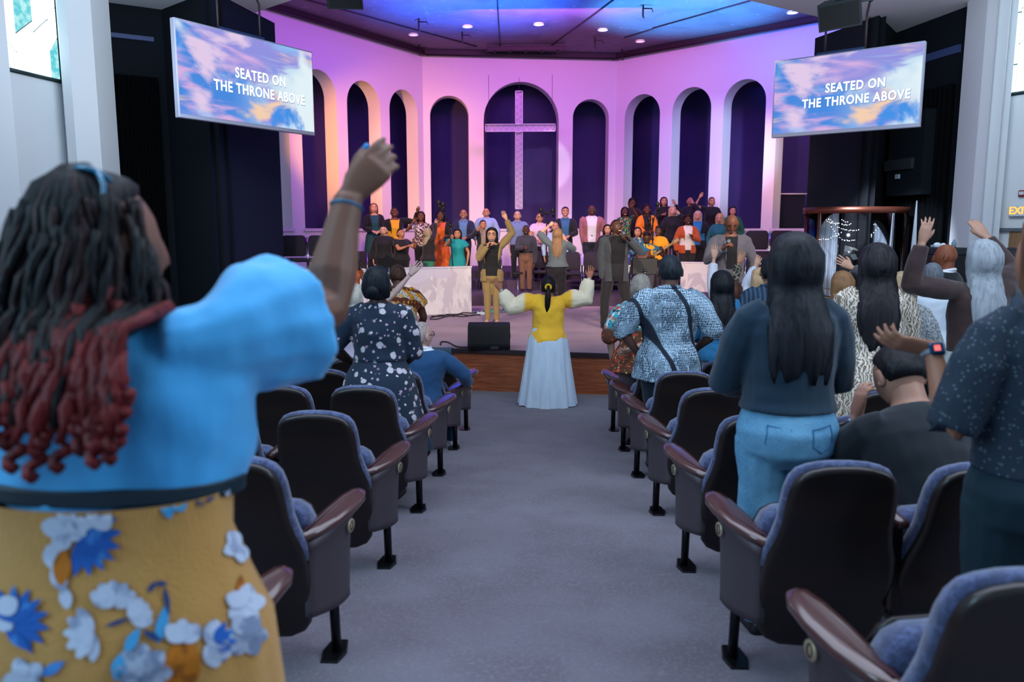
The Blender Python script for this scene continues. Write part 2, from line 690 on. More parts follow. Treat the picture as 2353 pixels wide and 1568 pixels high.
ZSILL = W(1190, 529, 22).z
aw = arch_wall('wall_left', PL0, PC0, arcs(PL0, PC0, [(604, 668, 140), (697, 778, 161), (802, 877, 187), (898, 962, 207)]), .42, ZSILL, ZC + .05, M_wall)
aw2 = arch_wall('wall_back', PC0, PC1, arcs(PC0, PC1, [(990, 1078, 220), (1112, 1283, 188), (1315, 1397, 228)]), .42, ZSILL, ZC + .05, M_wall)
aw3 = arch_wall('wall_right', PC1, PR1, arcs(PC1, PR1, [(1433, 1513, 217), (1541, 1629, 201), (1657, 1753, 183), (1779, 1905, 150)]), .42, ZSILL, ZC + .05, M_wall)
for o_, l_ in ((aw, 'left facet of the arched wall washed in violet light'), (aw2, 'centre facet of the arched wall with the cross'), (aw3, 'right facet of the arched wall')):
    o_['label'] = l_

# dark room behind the arches
g = G()
bk = [PL0 + Vector((-1.0, 1.9, 0)), PC0 + Vector((-.5, 1.5, 0)), PC1 + Vector((.5, 1.5, 0)), PR1 + Vector((2.6, 1.6, 0))]
for a, b in zip(bk, bk[1:]):
    g.add([(a.x, a.y, ZS - .1), (b.x, b.y, ZS - .1), (b.x, b.y, ZC), (a.x, a.y, ZC)], [(0, 1, 2, 3)], 0, True)
structure('wall_behind_arches', g, M_back)['label'] = 'dark wall behind the arches'
# door-like dark openings and a valance seen through the right arches
for (xa, xb, yt, D, nm) in ((1709, 1750, 447, 23.2, 'dark doorway seen through an arch'),):
    a, b = W(xa, yt, D), W(xb, yt, D)
    g = G()
    g.box((a.x, a.y - .1, ZS), (b.x, a.y, a.z), 0)
    o = g.build('door_1', M_curtain)
    o['kind'] = 'structure'
a, b = W(1791, 446, 21.0), W(1850, 446, 21.0)
g = G()
nf = 14
for i in range(nf):
    x0 = a.x + (b.x - a.x) * i / nf
    g.tube([(x0, a.y, ZSILL - 1), (x0, a.y, a.z - .02)], .04, 8)
cr = empty('stage_curtain', (a.x, a.y, ZSILL - 1), 0, 'short dark curtain behind the rightmost arch under a white rail', 'curtain')
g.v = [(v[0] - a.x, v[1] - a.y, v[2] - ZSILL + 1) for v in g.v]
g.build('cloth', mat('navy_curtain', '#0c1226', .9), cr)
g = G()
g.tube([(-.05, -.06, a.z - ZSILL + 1), (b.x - a.x + .05, -.06, a.z - ZSILL + 1)], .018, 8)
g.build('rail', M_trimw, cr)
gs = G()
p = W(1800, 398, 22.6)
gs.box((-.11, -.1, -.16), (.11, .06, .16), 0, bev=.02)
s_ = gs.build('wall_speaker', mat('speaker_black', '#101014', .6), loc=p)
tag(s_, 'small black box on the dark wall seen past the rightmost arch', 'speaker')

# stage ceiling, in facets with dark seams
g = G()
cen = Vector(((PC0.x + PC1.x) / 2, 12.0, ZC))
A1 = PL0 + (PL0 - PC0) * .6
B1 = PR1 + (PR1 - PC1) * .6
cp = [Vector((-9, 12, ZC)), A1, PL0, PC0, PC1, PR1, B1, Vector((11, 12, ZC))]
fan = [(0, 2), (2, 3), (3, 3.5), (3.5, 4), (4, 5), (5, 7)]


def cpt(i):
    return cp[int(i)] if i == int(i) else (cp[3] + cp[4]) / 2


ceil = None
g = G()
g.add([(-12, 11.5, ZC + .03), (13, 11.5, ZC + .03), (13, 26, ZC + .03), (-12, 26, ZC + .03)], [(0, 1, 2, 3)], 0, True)
ceil = structure('ceiling', g, M_ceil)
ceil['label'] = 'stage ceiling lit by blue beams'
for q in ((700, 0, 1095, 108), (1142, 0, 1149, 108), (1412, 0, 1265, 108), (1500, 68, 1435, 88)):
    a, b = Wz(q[0], q[1], ZC), Wz(q[2], q[3], ZC)
    s = G()
    s.tube([(a.x, a.y, ZC + .012), (b.x, b.y, ZC + .012)], .018, 5)
    s.build('seam', M_edge, ceil)
a, b = Wz(1500, 66, ZC), Wz(1725, 3, ZC)
s = G()
s.tube([(a.x, a.y, ZC + .012), (b.x, b.y, ZC + .012)], .018, 5)
s.build('seam', M_edge, ceil)
# dark crown along the arched walls
for k, (a, b) in enumerate(((PL0, PC0), (PC0, PC1), (PC1, PR1))):
    t = (b - a).normalized()
    nb = Vector((t.y, -t.x, 0))
    s = G()
    s.box((0, 0, 0), (1, 1, 1), 0, Matrix(((b.x - a.x, nb.x * .16, 0, a.x), (b.y - a.y, nb.y * .16, 0, a.y), (0, 0, .13, ZC - .11), (0, 0, 0, 1))))
    s.tube([a + nb * .22 - Vector((0, 0, .14)), b + nb * .22 - Vector((0, 0, .14))], .025, 6)
    structure('trim_%d' % (k + 3), s, M_edge)['label'] = 'dark crown moulding and pipe at the top of the arched wall'
# short track bar before the centre wall
a, b = Wz(1117, 110, ZC - .08), Wz(1299, 114, ZC - .08)
t_ = empty('ceiling_track', (a + b) / 2, 0, 'long dark track bar on the stage ceiling before the centre wall', 'track')
s = G()
d_ = (b - a) / 2
s.box((-d_.x, -.05, -.05), (d_.x, .05, .06), 0, bev=.01)
s.build('bar', M_edge, t_)
for i in range(5):
    s = G()
    x = -d_.x + 2 * d_.x * (i + .5) / 5
    s.tube([(x, 0, -.05), (x, 0, -.1)], .03, 8)
    s.build('lamp_head', M_edge, t_)
# recessed lights
M_lamp = mat('downlight_glow', (1.0, .70, .66, 1), .4, emit=.9)
M_lamp2 = mat('downlight_glow_bright', (1.0, .93, .85, 1), .4, emit=1.6)
for i, (x, y, lb) in enumerate(((950, 81, 'leftmost in the stage ceiling, above the left wall corner'), (1074, 62, 'second from left in the stage ceiling'), (1238, 57, 'middle one above the cross'),
                                (1385, 70, 'fourth from left, at the rim of the blue beam'), (1471, 96, 'fifth from left, nearest the right wall corner'), (1821, 30, 'rightmost, by the hanging speaker cluster'))):
    p = Wz(x, y, ZC)
    r = empty('recessed_light', (p.x, p.y, ZC + .02), 0, 'round recessed downlight, ' + lb, 'light', 'recessed lights in the stage ceiling')
    s = G()
    s.tube([(0, 0, -.015), (0, 0, .02)], .115, 20)
    s.build('lens', M_lamp2 if i in (2, 3, 5) else M_lamp, r)
    s = G()
    s.tube([(.125 * math.cos(t), .125 * math.sin(t), -.012) for t in [k * math.pi / 10 for k in range(20)]], .012, 6, closed=True)
    s.build('rim', M_trimw, r)
# small brackets
for i, (x, y, lb) in enumerate(((1062, 76, 'between the second and third downlights'), (963, 105, 'near the left wall corner'), (1367, 88, 'under the fourth downlight'), (1430, 116, 'near the right wall corner'), (962, 45, 'in the blue light at left'), (1478, 14, 'in the blue light at right'))):
    p = Wz(x, y, ZC)
    r = empty('ceiling_bracket', (p.x, p.y, ZC), 0, 'small dark pipe bracket under the stage ceiling, ' + lb, 'bracket', 'brackets on the stage ceiling')
    s = G()
    s.tube([(0, 0, .03), (0, 0, -.22), (.03, 0, -.26)], .02, 6)
    s.build('stem', M_edge, r)
    s = G()
    s.tube([(-.02, 0, -.05), (.2, .02, -.05), (.22, .02, -.12)], .016, 6)
    s.build('arm', M_edge, r)

# ---- nave: dark folded walls, columns, ceiling
ZN = W(2020, 35, 14.0).z


def Wn(px, py):
    return Wz(px, py, ZN)


def wallstrip(name, pts, z0, z1, m, label, kind=True):
    g = G()
    for a, b in zip(pts, pts[1:]):
        g.add([(a.x, a.y, z0), (b.x, b.y, z0), (b.x, b.y, z1), (a.x, a.y, z1)], [(0, 1, 2, 3)], 0, True)
        t = (b - a).normalized()
        nb = Vector((-t.y, t.x, 0)) * .15
        g.add([(a.x + nb.x, a.y + nb.y, z0), (b.x + nb.x, b.y + nb.y, z0), (b.x + nb.x, b.y + nb.y, z1), (a.x + nb.x, a.y + nb.y, z1)], [(0, 1, 2, 3)], 0, True)
    o = structure(name, g, m)
    o['label'] = label
    return o


zb = -1.4
# right: panel beside the arches, fold, wall to the column
rp = [Wn(1873, 88), Wn(2020, 35), Wn(2060, 75), Wn(2262, 0)]
rp0 = rp[0]
wallstrip('wall_right_panel', [rp0 + Vector((1.7, 2.6, 0)), rp0, rp[1]], zb, ZN, M_black2, 'charcoal wall panel right of the arches')
wallstrip('wall_right_dark', [rp[1], rp[2], rp[3]], zb, ZN + .3, M_black, 'folded dark wall behind the right screen')
lp = [Wn(631, 53), W(500, -14, 12.6), Wn(371, 22), Wn(206, 0)]
lp[1] = Vector((W(512, 500, 12.6).x, W(512, 500, 12.6).y, ZN))
wallstrip('wall_left_panel', [lp[1], lp[0], lp[0] + Vector((-1.5, 2.6, 0))], zb, ZN, M_panel_navy, 'navy wall panel left of the arches')
wallstrip('wall_left_dark', [lp[3] + Vector((-.1, 0, 0)), lp[2], lp[1]], zb, ZN + .3, M_black, 'folded dark wall behind the left screen')


def on_wall(px, py, A, B):
    u, z = hit(px, py, A, B)
    t = Vector((B.x - A.x, B.y - A.y, 0)).normalized()
    return A + t * u + Vector((0, 0, z - A.z))


def wall_box(name, pxs, A, B, th, m, label=None, cat=None, off=.0):
    """box on a vertical wall spanning two pixels"""
    (x0, y0), (x1, y1) = pxs
    p, q = on_wall(x0, y0, A, B), on_wall(x1, y1, A, B)
    t = Vector((B.x - A.x, B.y - A.y, 0)).normalized()
    nb = Vector((t.y, -t.x, 0))
    if nb.y > 0:
        nb = -nb
    Lq = (q - p).to_2d().length
    g = G()
    zt, zl = max(p.z, q.z), min(p.z, q.z)
    M = Matrix(((t.x * Lq, nb.x * th, 0, 0), (t.y * Lq, nb.y * th, 0, 0), (0, 0, zt - zl, 0), (0, 0, 0, 1)))
    g.box((0, -.2, 0), (1, 1, 1), 0, M)
    o = g.build(name, m, loc=(p.x + nb.x * off, p.y + nb.y * off, zl))
    if cat:
        tag(o, label, cat)
    else:
        o['kind'] = 'structure'
        if label:
            o['label'] = label
    return o


M_bluebar = mat('blue_grey_batten', '#3c4a78', .6)
b1 = wall_box('trim_6', ((216, 71), (353, 97)), lp[3], lp[2], .05, M_bluebar, 'thin pale batten high on the left dark wall')
b2 = wall_box('trim_7', ((2122, 129), (2208, 120)), rp[2], rp[3], .05, M_bluebar, 'thin pale batten high on the right dark wall')


def curtain(A, B, z0, z1, nf, label):
    t = (B - A)
    t.z = 0
    Lc = t.length
    t.normalize()
    nb = Vector((t.y, -t.x, 0))
    g = G()
    pts = []
    K = nf * 6
    for i in range(K + 1):
        u = Lc * i / K
        d = .12 + .05 * math.sin(i * math.pi / 3 + .6 * math.sin(i * .7))
        pts.append(t * u + nb * d)
    g.add([(p.x, p.y, 0) for p in pts] + [(p.x, p.y, z1 - z0) for p in pts], [(i, i + 1, K + 2 + i, K + 1 + i) for i in range(K)])
    o = g.build('curtain', M_curtain, loc=(A.x, A.y, z0))
    tag(o, label, 'curtain')


q0, q1 = on_wall(2062, 300, rp[2], rp[3]), on_wall(2200, 300, rp[2], rp[3])
curtain(q0, q1, fz(13), W(2130, 200, 13.8).z, 14, 'black floor-length curtain under the right screen, beside the white pole')
q0, q1 = on_wall(222, 300, lp[3], lp[2]), on_wall(368, 300, lp[3], lp[2])
curtain(q0, q1, fz(13), W(300, 165, 13.0).z, 14, 'black floor-length curtain on the left beside the pale column')
pb = wall_box('wall_box', ((2074, 452), (2170, 250)), rp[2], rp[3], .35, M_black, None)
pb.name = 'wall_right_recess'
pb['label'] = 'dark boxed wall piece above the black curtain'
gr = wall_box('grille', ((2076, 395), (2142, 363)), rp[2], rp[3], .05, mat('grille_grey', '#2b3036', .6), 'dark grey wall grille above the light switch', 'grille', off=.36)
sw = wall_box('light_switch', ((2100, 412), (2109, 401)), rp[2], rp[3], .03, mat('switch_white', '#a9b6bf', .5), 'small white switch plate on the dark wall under the grille', 'switch', off=.36)
for i in range(7):
    s = G()
    s.box((0, 0, 0), (1, 1, 1), 0, Matrix(((.46, 0, 0, .03), (-.30, -.05, 0, -.06), (0, 0, .012, .03 + i * .032), (0, 0, 0, 1))))
    s.build('slat', mat('slat_grey', '#3d444c', .5), gr)

# left column, window bay and near pillar
cl = [W(-40, 400, 10.5), W(43, 400, 10.9)]
rec = [W(43, 400, 11.2), W(158, 400, 12.1)]
colf = [W(160, 400, 11.75), W(180, 400, 11.7), W(236, 400, 11.95)]
c3 = lambda p: Vector((p.x, p.y, ZN))
wallstrip('wall_left_pier', [W(-300, 400, 9.6), c3(cl[1]), c3(rec[0])], zb, ZN + .6, M_navewall, 'pale pier at the far left')
wallstrip('wall_left_bay', [c3(rec[0]), c3(rec[1]), c3(colf[0])], zb, ZN + .6, M_navewall, 'recessed pale wall under the left stained glass window')
wallstrip('wall_left_column', [c3(colf[0]), c3(colf[1]), c3(colf[2]), c3(colf[2]) + Vector((0, .5, 0))], zb, ZN + .6, M_navewall, 'pale column left of the dark wall')
# right column and bay
cr_ = [W(2230, 500, 12.6), W(2281, 500, 12.2), W(2288, 500, 12.6)]
bay = [c3(W(2286, 500, 12.6)), c3(W(2560, 500, 11.1))]
wallstrip('wall_right_column', [c3(cr_[0]) + Vector((0, .6, 0)), c3(cr_[0]), c3(cr_[1]), c3(cr_[2])], zb, ZN + .6, M_navewall, 'pale column right of the dark wall')
wallstrip('wall_right_bay', bay, zb, ZN + .6, M_navewall, 'recessed pale wall with the exit sign')


def window(name, A, B, u0, u1, z0, z1, label, seedv, mirror=False):
    t = Vector((B.x - A.x, B.y - A.y, 0)).normalized()
    nb = Vector((t.y, -t.x, 0))
    if nb.y > 0:
        nb = -nb

    def P(u, z, d=0.0):
        q = A + t * (u0 + u * (u1 - u0)) + nb * (.02 + d)
        return Vector((q.x, q.y, z0 + z * (z1 - z0)))
    r = empty(name, P(.5, 0), 0)
    r['kind'] = 'structure'
    r['label'] = label
    O = P(.5, 0)
    cuts = [0, .26, .56, .83, 1]
    if mirror:
        cuts = [1 - c for c in cuts][::-1]
    rnd = random.Random(seedv)
    # slanted stained glass pieces, column by column
    for c in range(4):
        zz = [0]
        while zz[-1] < 1:
            zz.append(min(1, zz[-1] + rnd.uniform(.13, .3)))
            if zz[-1] > .9:
                zz[-1] = 1
        lo = (0, 0)
        for k in range(1, len(zz)):
            sl = rnd.choice((-.07, 0, .09, .09)) if zz[k] < 1 else 0
            hi_ = (zz[k], min(1, zz[k] + sl))
            a, b = cuts[c] + .006, cuts[c + 1] - .006
            h = G()
            corners = [(a, lo[0] + .004), (b, lo[1] + .004), (b, hi_[1] - .004), (a, hi_[0] - .004)]
            f_ = [P(u, z) - O for u, z in corners]
            bk_ = [P(u, z, .012) - O for u, z in corners]
            h.add(f_ + bk_, [(0, 1, 2, 3), (7, 6, 5, 4), (0, 1, 5, 4), (1, 2, 6, 5), (2, 3, 7, 6), (3, 0, 4, 7)], 0, True)
            teal = rnd.random() < (.5 if c in (1, 3) else .12)
            h.build('pane', M_glasst if teal else M_glassw, r)
            lo = hi_
    h = G()
    h.add([P(0, 0, -.01) - O, P(1, 0, -.01) - O, P(1, 1, -.01) - O, P(0, 1, -.01) - O], [(0, 1, 2, 3)], 0, True)
    h.build('leading', M_lead, r)
    h = G()
    for a, b in (((0, 0), (1, 0)), ((1, 0), (1, 1)), ((0, 0), (0, 1))):
        h.tube([P(*a) - O, P(*b) - O], .03, 6)
    h.build('frame', M_lead, r)


u0, zA = hit(2, 160, rec[0], rec[1])
u1, zB = hit(137, 184, rec[0], rec[1])
window('window_1', rec[0], rec[1], u0, u1, (zA + zB) / 2, (zA + zB) / 2 + 2.6, 'stained glass window in white and teal at the top left', 3)
u0, zA = hit(2306, 220, bay[0], bay[1])
window('window_2', bay[0], bay[1], u0, u0 + 1.1, zA, zA + 2.6, 'stained glass window in white and teal at the top right', 8, True)
# door and frame in the right bay
M_door = mat('door_wood', '#8a6a4a', .6, bump=.1, layers=(('noise', 6, .4, .7, '#7b5c3e', (6, 6, .5)),))
dd = wall_box('door_2', ((2290, 900), (2420, 531)), bay[0], bay[1], .03, M_door, 'tan wooden door under the exit sign')
fr_ = wall_box('trim_8', ((2282, 532), (2420, 524)), bay[0], bay[1], .07, mat('door_frame_grey', '#5a626c', .5), 'grey door frame head')
# exit sign
pe = on_wall(2345, 485, *bay)
tt = Vector((bay[1].x - bay[0].x, bay[1].y - bay[0].y, 0)).normalized()
ang = math.atan2(tt.y, tt.x)
ex = empty('exit_sign', pe, ang, 'white exit sign with lit orange letters above the door', 'sign')
g = G()
g.box((-.13, -.09, -.085), (.2, -.01, .08), 0, bev=.008)
g.build('housing', mat('sign_white', '#b9c9d2', .5), ex)
text('letters', 'EXIT', .155, Matrix.Translation((.035, -.094, 0)) @ Matrix.Rotation(math.radians(90), 4, 'X'), mat('exit_orange', (1, .36, .05, 1), .5, emit=1.6), ex, .002, .003)
pa = on_wall(2352, 445, *bay)
fa = empty('fire_alarm', pa, ang, 'red fire alarm box above the exit sign', 'alarm')
g = G()
g.box((-.05, -.06, -.05), (.06, -.01, .05), 0, bev=.008)
g.build('body', mat('alarm_red', '#7a1f22', .5), fa)
g = G()
g.box((-.03, -.07, -.02), (.04, -.055, .03), 0)
g.build('lens', mat('alarm_lens', '#c9c9cc', .3), fa)

# nave ceiling
g = G()
Rr = [Wn(1716, 0), Wn(1885, 40), Wn(1962, 56), rp[1], rp[2], rp[3], Vector((12, 11.5, ZN)), Vector((12, 9.5, ZN)), Vector((Wn(1716, 0).x - .35, 11.8, ZN))]
Ll = [Wn(672, 0), Wn(590, 27), Wn(588, 30), lp[1], lp[2], lp[3], Vector((-12, 12.0, ZN)), Vector((-12, 9.5, ZN)), Vector((Wn(672, 0).x + .2, 11.8, ZN))]
for poly in (Rr, Ll):
    n = len(poly)
    g.add([(p.x, p.y, ZN) for p in poly] + [(p.x, p.y, ZN + .12) for p in poly], [tuple(range(n)), tuple(range(2 * n - 1, n - 1, -1))] + [(i, (i + 1) % n, n + (i + 1) % n, n + i) for i in range(n)], 0, True)
g.add([(-12, -3, ZN), (12, -3, ZN), (12, 9.5, ZN), (-12, 9.5, ZN)], [(0, 1, 2, 3)], 0, True)
o = structure('ceiling', g, M_navec)
o['label'] = 'pale ceiling of the nave'

# marble half walls on the stage
M_marble = mat('white_marble', '#e6e0e2', .25, coat=.3, layers=(('noise', 1.3, .42, .66, '#d9d1d9', (1, 1, 1), 1.0), ('noise', 1.6, .505, .54, '#cbc3cd', (1, 1, .6), 2.6), ('noise', 1.6, .53, .545, '#dcd5da', (1, 1, .6), 2.6), ('cell', .9, .86, .88, '#cfc9d8')))


def half_wall(A, B, ztop, th, zfoot, label):
    t = (B - A)
    t.z = 0
    Lq = t.length
    r = empty('marble_half_wall', (A.x, A.y, zfoot), math.atan2(t.y, t.x), label, 'half wall')
    nn = max(1, round(Lq / .72))
    for i in range(nn):
        g = G()
        g.box((Lq * i / nn + .001, 0, 0), (Lq * (i + 1) / nn - .001, th, ztop - zfoot - .03), 0, bev=.003)
        g.build('slab', M_marble, r)
    g = G()
    g.box((-.01, -.012, ztop - zfoot - .03), (Lq + .01, th + .012, ztop - zfoot), 0, bev=.004)
    g.build('cap', M_marble, r)
    return r


hb = Wz(1084, 719, ZS)
zt = W(1084, 612, hb.dot(HEAD)).z
ha = Wz(510, 625, zt)
half_wall(ha, hb, zt, .16, ZS, 'white marble half wall in front of the left choir')
ra = Wz(1562, 690, ZS)
zr = W(1562, 602, ra.dot(HEAD)).z
rb = Wz(1915, 607, zr)
half_wall(ra, rb, zr, .16, ZS, 'white marble half wall behind the singer in the grey suit')

# ================================================================ THEATRE CHAIRS
M_shell = mat('chair_shell_wood', '#130d0b', .42, coat=.3, layers=(('noise', 3, .4, .75, '#1f130e', (1, 1, 3)),))
M_fab = mat('chair_fabric', '#3a4566', .95, bump=.4, bscale=300, sheen=.4, layers=(('noise', 38, .40, .66, '#53618a', (1, 1, 1.0)), ('noise', 110, .5, .7, '#303a58')))
M_end = mat('chair_end_panel', '#443c42', .55)
M_cap = mat('chair_arm_wood', '#4e302e', .22, coat=.8)
M_post = mat('chair_post_metal', '#15171b', .35, metal=.6)
M_plate = mat('number_plate', '#b9a98c', .4, metal=.3)
M_plateink = mat('number_plate_ink', '#3c342b', .6)


def arc_out(pts):
    """mirror half outline"""
    return pts + [(-x, z) for x, z in pts[::-1]]


half = [(.06, .13), (.14, .135), (.195, .16), (.225, .20), (.238, .27), (.243, .36), (.242, .44), (.232, .50), (.212, .555), (.199, .61), (.196, .68), (.191, .735), (.180, .775), (.158, .803), (.125, .818), (.08, .828), (.03, .832)]
outl = arc_out([(x, z) for x, z in half])


def RY(b):
    return -.085 - max(0, b - .14) * .30


def recl(a, b, d):
    return (a, RY(b) + d, b)


def make_chair(side):
    """side: -1 aisle panel at +x (left block), +1 aisle panel at -x (right block), 0 none"""
    r = empty('theater_chair', (0, 0, -50))
    g = G()
    g.slab(outl, [(.030, -.034), (.012, -.032), (.003, -.024), (0, -.012), (.004, -.002), (.03, 0)], recl)
    g.build('back_shell', M_shell, r)
    g = G()
    o2 = [(x * 1.015, z + .006 if z > .5 else z + .006) for x, z in half if z > .36]
    o2 = arc_out([(.10, .34)] + o2)
    g.slab(o2, [(.02, 0), (.0, .012), (-.002, .03), (.004, .05), (.03, .070), (.07, .080)], recl)
    g.build('back_cushion', M_fab, r)
    g = G()   # folded seat
    so = arc_out([(.10, .24), (.18, .25), (.215, .29), (.232, .36), (.236, .46), (.232, .54), (.21, .59), (.17, .615), (.08, .625)])
    g.slab(so, [(.02, .07), (0, .085), (-.006, .12), (0, .155), (.03, .178)], lambda a, b, d: (a, -.125 + d - max(0, b - .3) * .22, b))
    g.build('seat_cushion', M_fab, r)
    g = G()
    g.slab(so, [(.03, .176), (.012, .18), (.012, .192), (.03, .196)], lambda a, b, d: (a, -.125 + d - max(0, b - .3) * .22, b))
    g.build('seat_pan', M_shell, r)
    # middle arm on the far side from the aisle
    s = side if side else 1
    for sx in ((s,) if side else (1,)):
        g = G()
        g.box((sx * .25 - .022, -.19, .30), (sx * .25 + .022, .12, .60), 0, bev=.01)
        g.build('arm_support', M_shell, r)
        g = G()
        g.slab([(sx * .25 - .026, -.21), (sx * .25 + .026, -.21), (sx * .25 + .03, .1), (sx * .25 + .015, .14), (sx * .25 - .015, .14), (sx * .25 - .03, .1)], [(.008, .595), (0, .603), (0, .617), (.008, .625)], lambda a, b, d: (a, b, d))
        g.build('armrest', M_cap, r)
        g = G()
        g.tube([(sx * .25, -.02, 0), (sx * .25, -.04, .32)], .02, 8)
        g.box((sx * .25 - .05, -.08, 0), (sx * .25 + .05, .06, .012), 0)
        g.build('post', M_post, r)
    if side:
        s = -side      # direction of the aisle: left block chairs have the aisle at +x
        X = s * .265
        # end panel: curved sheet; profile in (y,z)
        M = Matrix.Translation((X, -.02, 0)) @ Matrix.Rotation(-s * math.radians(14), 4, 'Z')
        out = [(-.135, .24), (.10, .17), (.13, .20), (.15, .40), (.165, .56), (.17, .605), (-.17, .585), (-.155, .52), (-.13, .40)]

        def fp(a, b, d):
            bow = .020 * math.cos(a * 8) + max(0, (b - .52)) * .22
            return tuple(M @ Vector((s * (bow + d), a, b)))
        # finer outline for the bow
        fin = []
        for i in range(len(out)):
            a, b = out[i], out[(i + 1) % len(out)]
            for k in range(4):
                fin.append((a[0] + (b[0] - a[0]) * k / 4, a[1] + (b[1] - a[1]) * k / 4))
        g = G()
        R = []
        # grid across y so the face bows
        ny = 9
        for z_ in (.0, .1, .25, .45, .65, .8, .9, 1.0):
            ring = []
            for i in range(ny):
                q = i / (ny - 1)
                yb = -.150 + q * .285
                yt = -.150 + q * .330
                zlo = .24 - q * .05
                zz = zlo + (.508 + .046 * q - zlo) * z_
                yy = yb + (yt - yb) * z_ ** 2
                bow = .024 * math.sin(math.pi * q) + .045 * max(0, z_ - .8) / .2 * (.3 + .7 * q)
                ring.append((s * (bow + .018), yy, zz))
            for i in range(ny - 1, -1, -1):
                q = i / (ny - 1)
                yb = -.150 + q * .285
                yt = -.150 + q * .330
                zlo = .24 - q * .05
                zz = zlo + (.508 + .046 * q - zlo) * z_
                yy = yb + (yt - yb) * z_ ** 2
                bow = .024 * math.sin(math.pi * q)
                ring.append((s * (bow - .012), yy, zz))
            R.append([M @ Vector(p) for p in ring])
        g.loft(R)
        g.build('end_panel', M_end, r)
        g = G()
        top = [(-.02, -.165), (.012, -.155), (.045, -.10), (.078, -.02), (.092, .08), (.088, .16), (.065, .205), (.03, .215), (.0, .20), (-.02, .14), (-.03, .04), (-.035, -.08), (-.03, -.14)]
        g.slab(top, [(.014, .594), (.0, .604), (0, .616), (.006, .624), (.03, .627)], lambda a, b, d: tuple(M @ Vector((s * a, b, d - .088 + .050 * max(0, b + .15) / .36))))
        g.build('armrest', M_cap, r)
        g = G()
        pc = Vector((s * .046, .105, .478))
        g.tube([pc, pc + Vector((s * .006, 0, 0))], .026, 16)
        g.v = [tuple(M @ Vector(v)) for v in g.v]
        pl = g.build('number_plate', M_plate, r)
        g = G()
        g.tube([pc + Vector((s * .007, .011 * math.cos(k * math.pi / 6), .017 * math.sin(k * math.pi / 6))) for k in range(12)], .0022, 5, closed=True)
        g.v = [tuple(M @ Vector(v)) for v in g.v]
        g.build('number', M_plateink, pl)
        g = G()
        g.tube([(X + s * .01, .03, 0), (X + s * .01, .005, .26)], .021, 10)
        g.slab([(X - .035, -.05), (X + .035, -.05), (X + .052, .03), (X + .035, .11), (X - .035, .11), (X - .052, .03)], [(0, 0), (0, .008), (.006, .012)], lambda a, b, d: (a, b, d), flat=True)
        g.build('post', M_post, r)
    return r


protoL, protoR, protoM = make_chair(-1), make_chair(1), make_chair(0)
ORD = ['first', 'second', 'third', 'fourth', 'fifth', 'sixth', 'seventh']
WID = {-1: .44, 0: .44, 1: .455, 2: .485, 3: .505, 4: .51, 5: .515}
used = set()
CH = {}


def put_chair(proto, x, y, label, group, wv, flip=1):
    sx = wv / .5 * flip
    if proto in used:
        c = dup(proto, (x, y, fz(y)), 0, label, group, sx)
    else:
        used.add(proto)
        c = proto
        c.location = (x, y, fz(y))
        c.scale = (sx, 1, 1)
        tag(c, label, 'chair', group)
    c['category'] = 'chair'
    return c


for k in range(-1, 6):
    y = 2.65 + .967 * k
    wv = WID[k]
    row = ORD[k + 1] + ' row from the camera'
    nl = 3 if k < 0 else (4 if k < 3 else 5)
    nr = 2 if k < 0 else (3 if k < 1 else (4 if k < 3 else 5))
    for i in range(nl if k >= 0 else 1):
        x = -.72 - wv / 2 - .055 - i * wv
        put_chair(protoL if i == 0 else protoM, x, y if k >= 0 else 1.80, 'theatre chair %s, left block, %s' % ('on the aisle' if i == 0 else ORD[i] + ' from the aisle', row), 'theatre chairs of the left block', wv)
    for i in range(nr):
        x = .66 + wv / 2 + .06 + i * wv
        put_chair(protoR if i == 0 else protoM, x, y + .02, 'theatre chair %s, right block, %s' % ('on the aisle' if i == 0 else ORD[i] + ' from the aisle', row), 'theatre chairs of the right block', wv)

# reserved covers over two front chairs
M_cover = mat('reserved_cloth', '#2f4350', .9, bump=.3, bscale=200)
M_ink = mat('reserved_ink', '#b9c6d0', .8)


def cover(x, y, lb):
    r = empty('reserved_cover', (x, y, fz(y)), 0, lb, 'seat cover')
    g = G()
    wd = .155
    path = [(-.045, .60), (-.047, .70), (-.049, .80), (-.040, .845), (-.0, .862), (.06, .856), (.105, .84), (.105, .72)]
    R = []
    for q, e in ((0, 0), (1, 0)):
        pass
    vs, fs = [], []
    for j, (d, z) in enumerate(path):
        yy = RY(z) + d
        for i in range(7):
            vs.append((-wd + 2 * wd * i / 6, yy + .002 * math.sin(i * 2.1), z))
    for j in range(len(path) - 1):
        for i in range(6):
            fs.append((j * 7 + i, j * 7 + i + 1, j * 7 + 7 + i + 1, j * 7 + 7 + i))
    g.add(vs, fs)
    c = g.build('cloth', M_cover, r)
    md = c.modifiers.new('thick', 'SOLIDIFY')
    md.thickness = .004
    z = .75
    yy = RY(z) - .054
    text('lettering', 'Reserved', .075, Matrix.Translation((0, yy, z)) @ Matrix.Rotation(math.radians(90 + 16), 4, 'X'), M_ink, r, .001, .0008, sx=.95)


# front row seats are the 7th row
yF = 2.65 + .967 * 5
cover(-2.03, yF, 'blue-grey Reserved cover over a front row seat left of the floral dress')
cover(-1.0, yF, 'blue-grey Reserved cover behind the man in the blue suit')
cover(1.46, yF + .02, 'blue-grey Reserved cover right of the man in the patterned shirt')

# ================================================================ SCREENS, CROSS, STAGE GEAR
M_bez = mat('screen_bezel', '#8f93a8', .4)
M_white_em = mat('lyric_letters', (.85, .97, 1, 1), .5, emit=1.0)
M_shadow = mat('lyric_letter_edge', '#4f5f8c', .5, emit=.35)


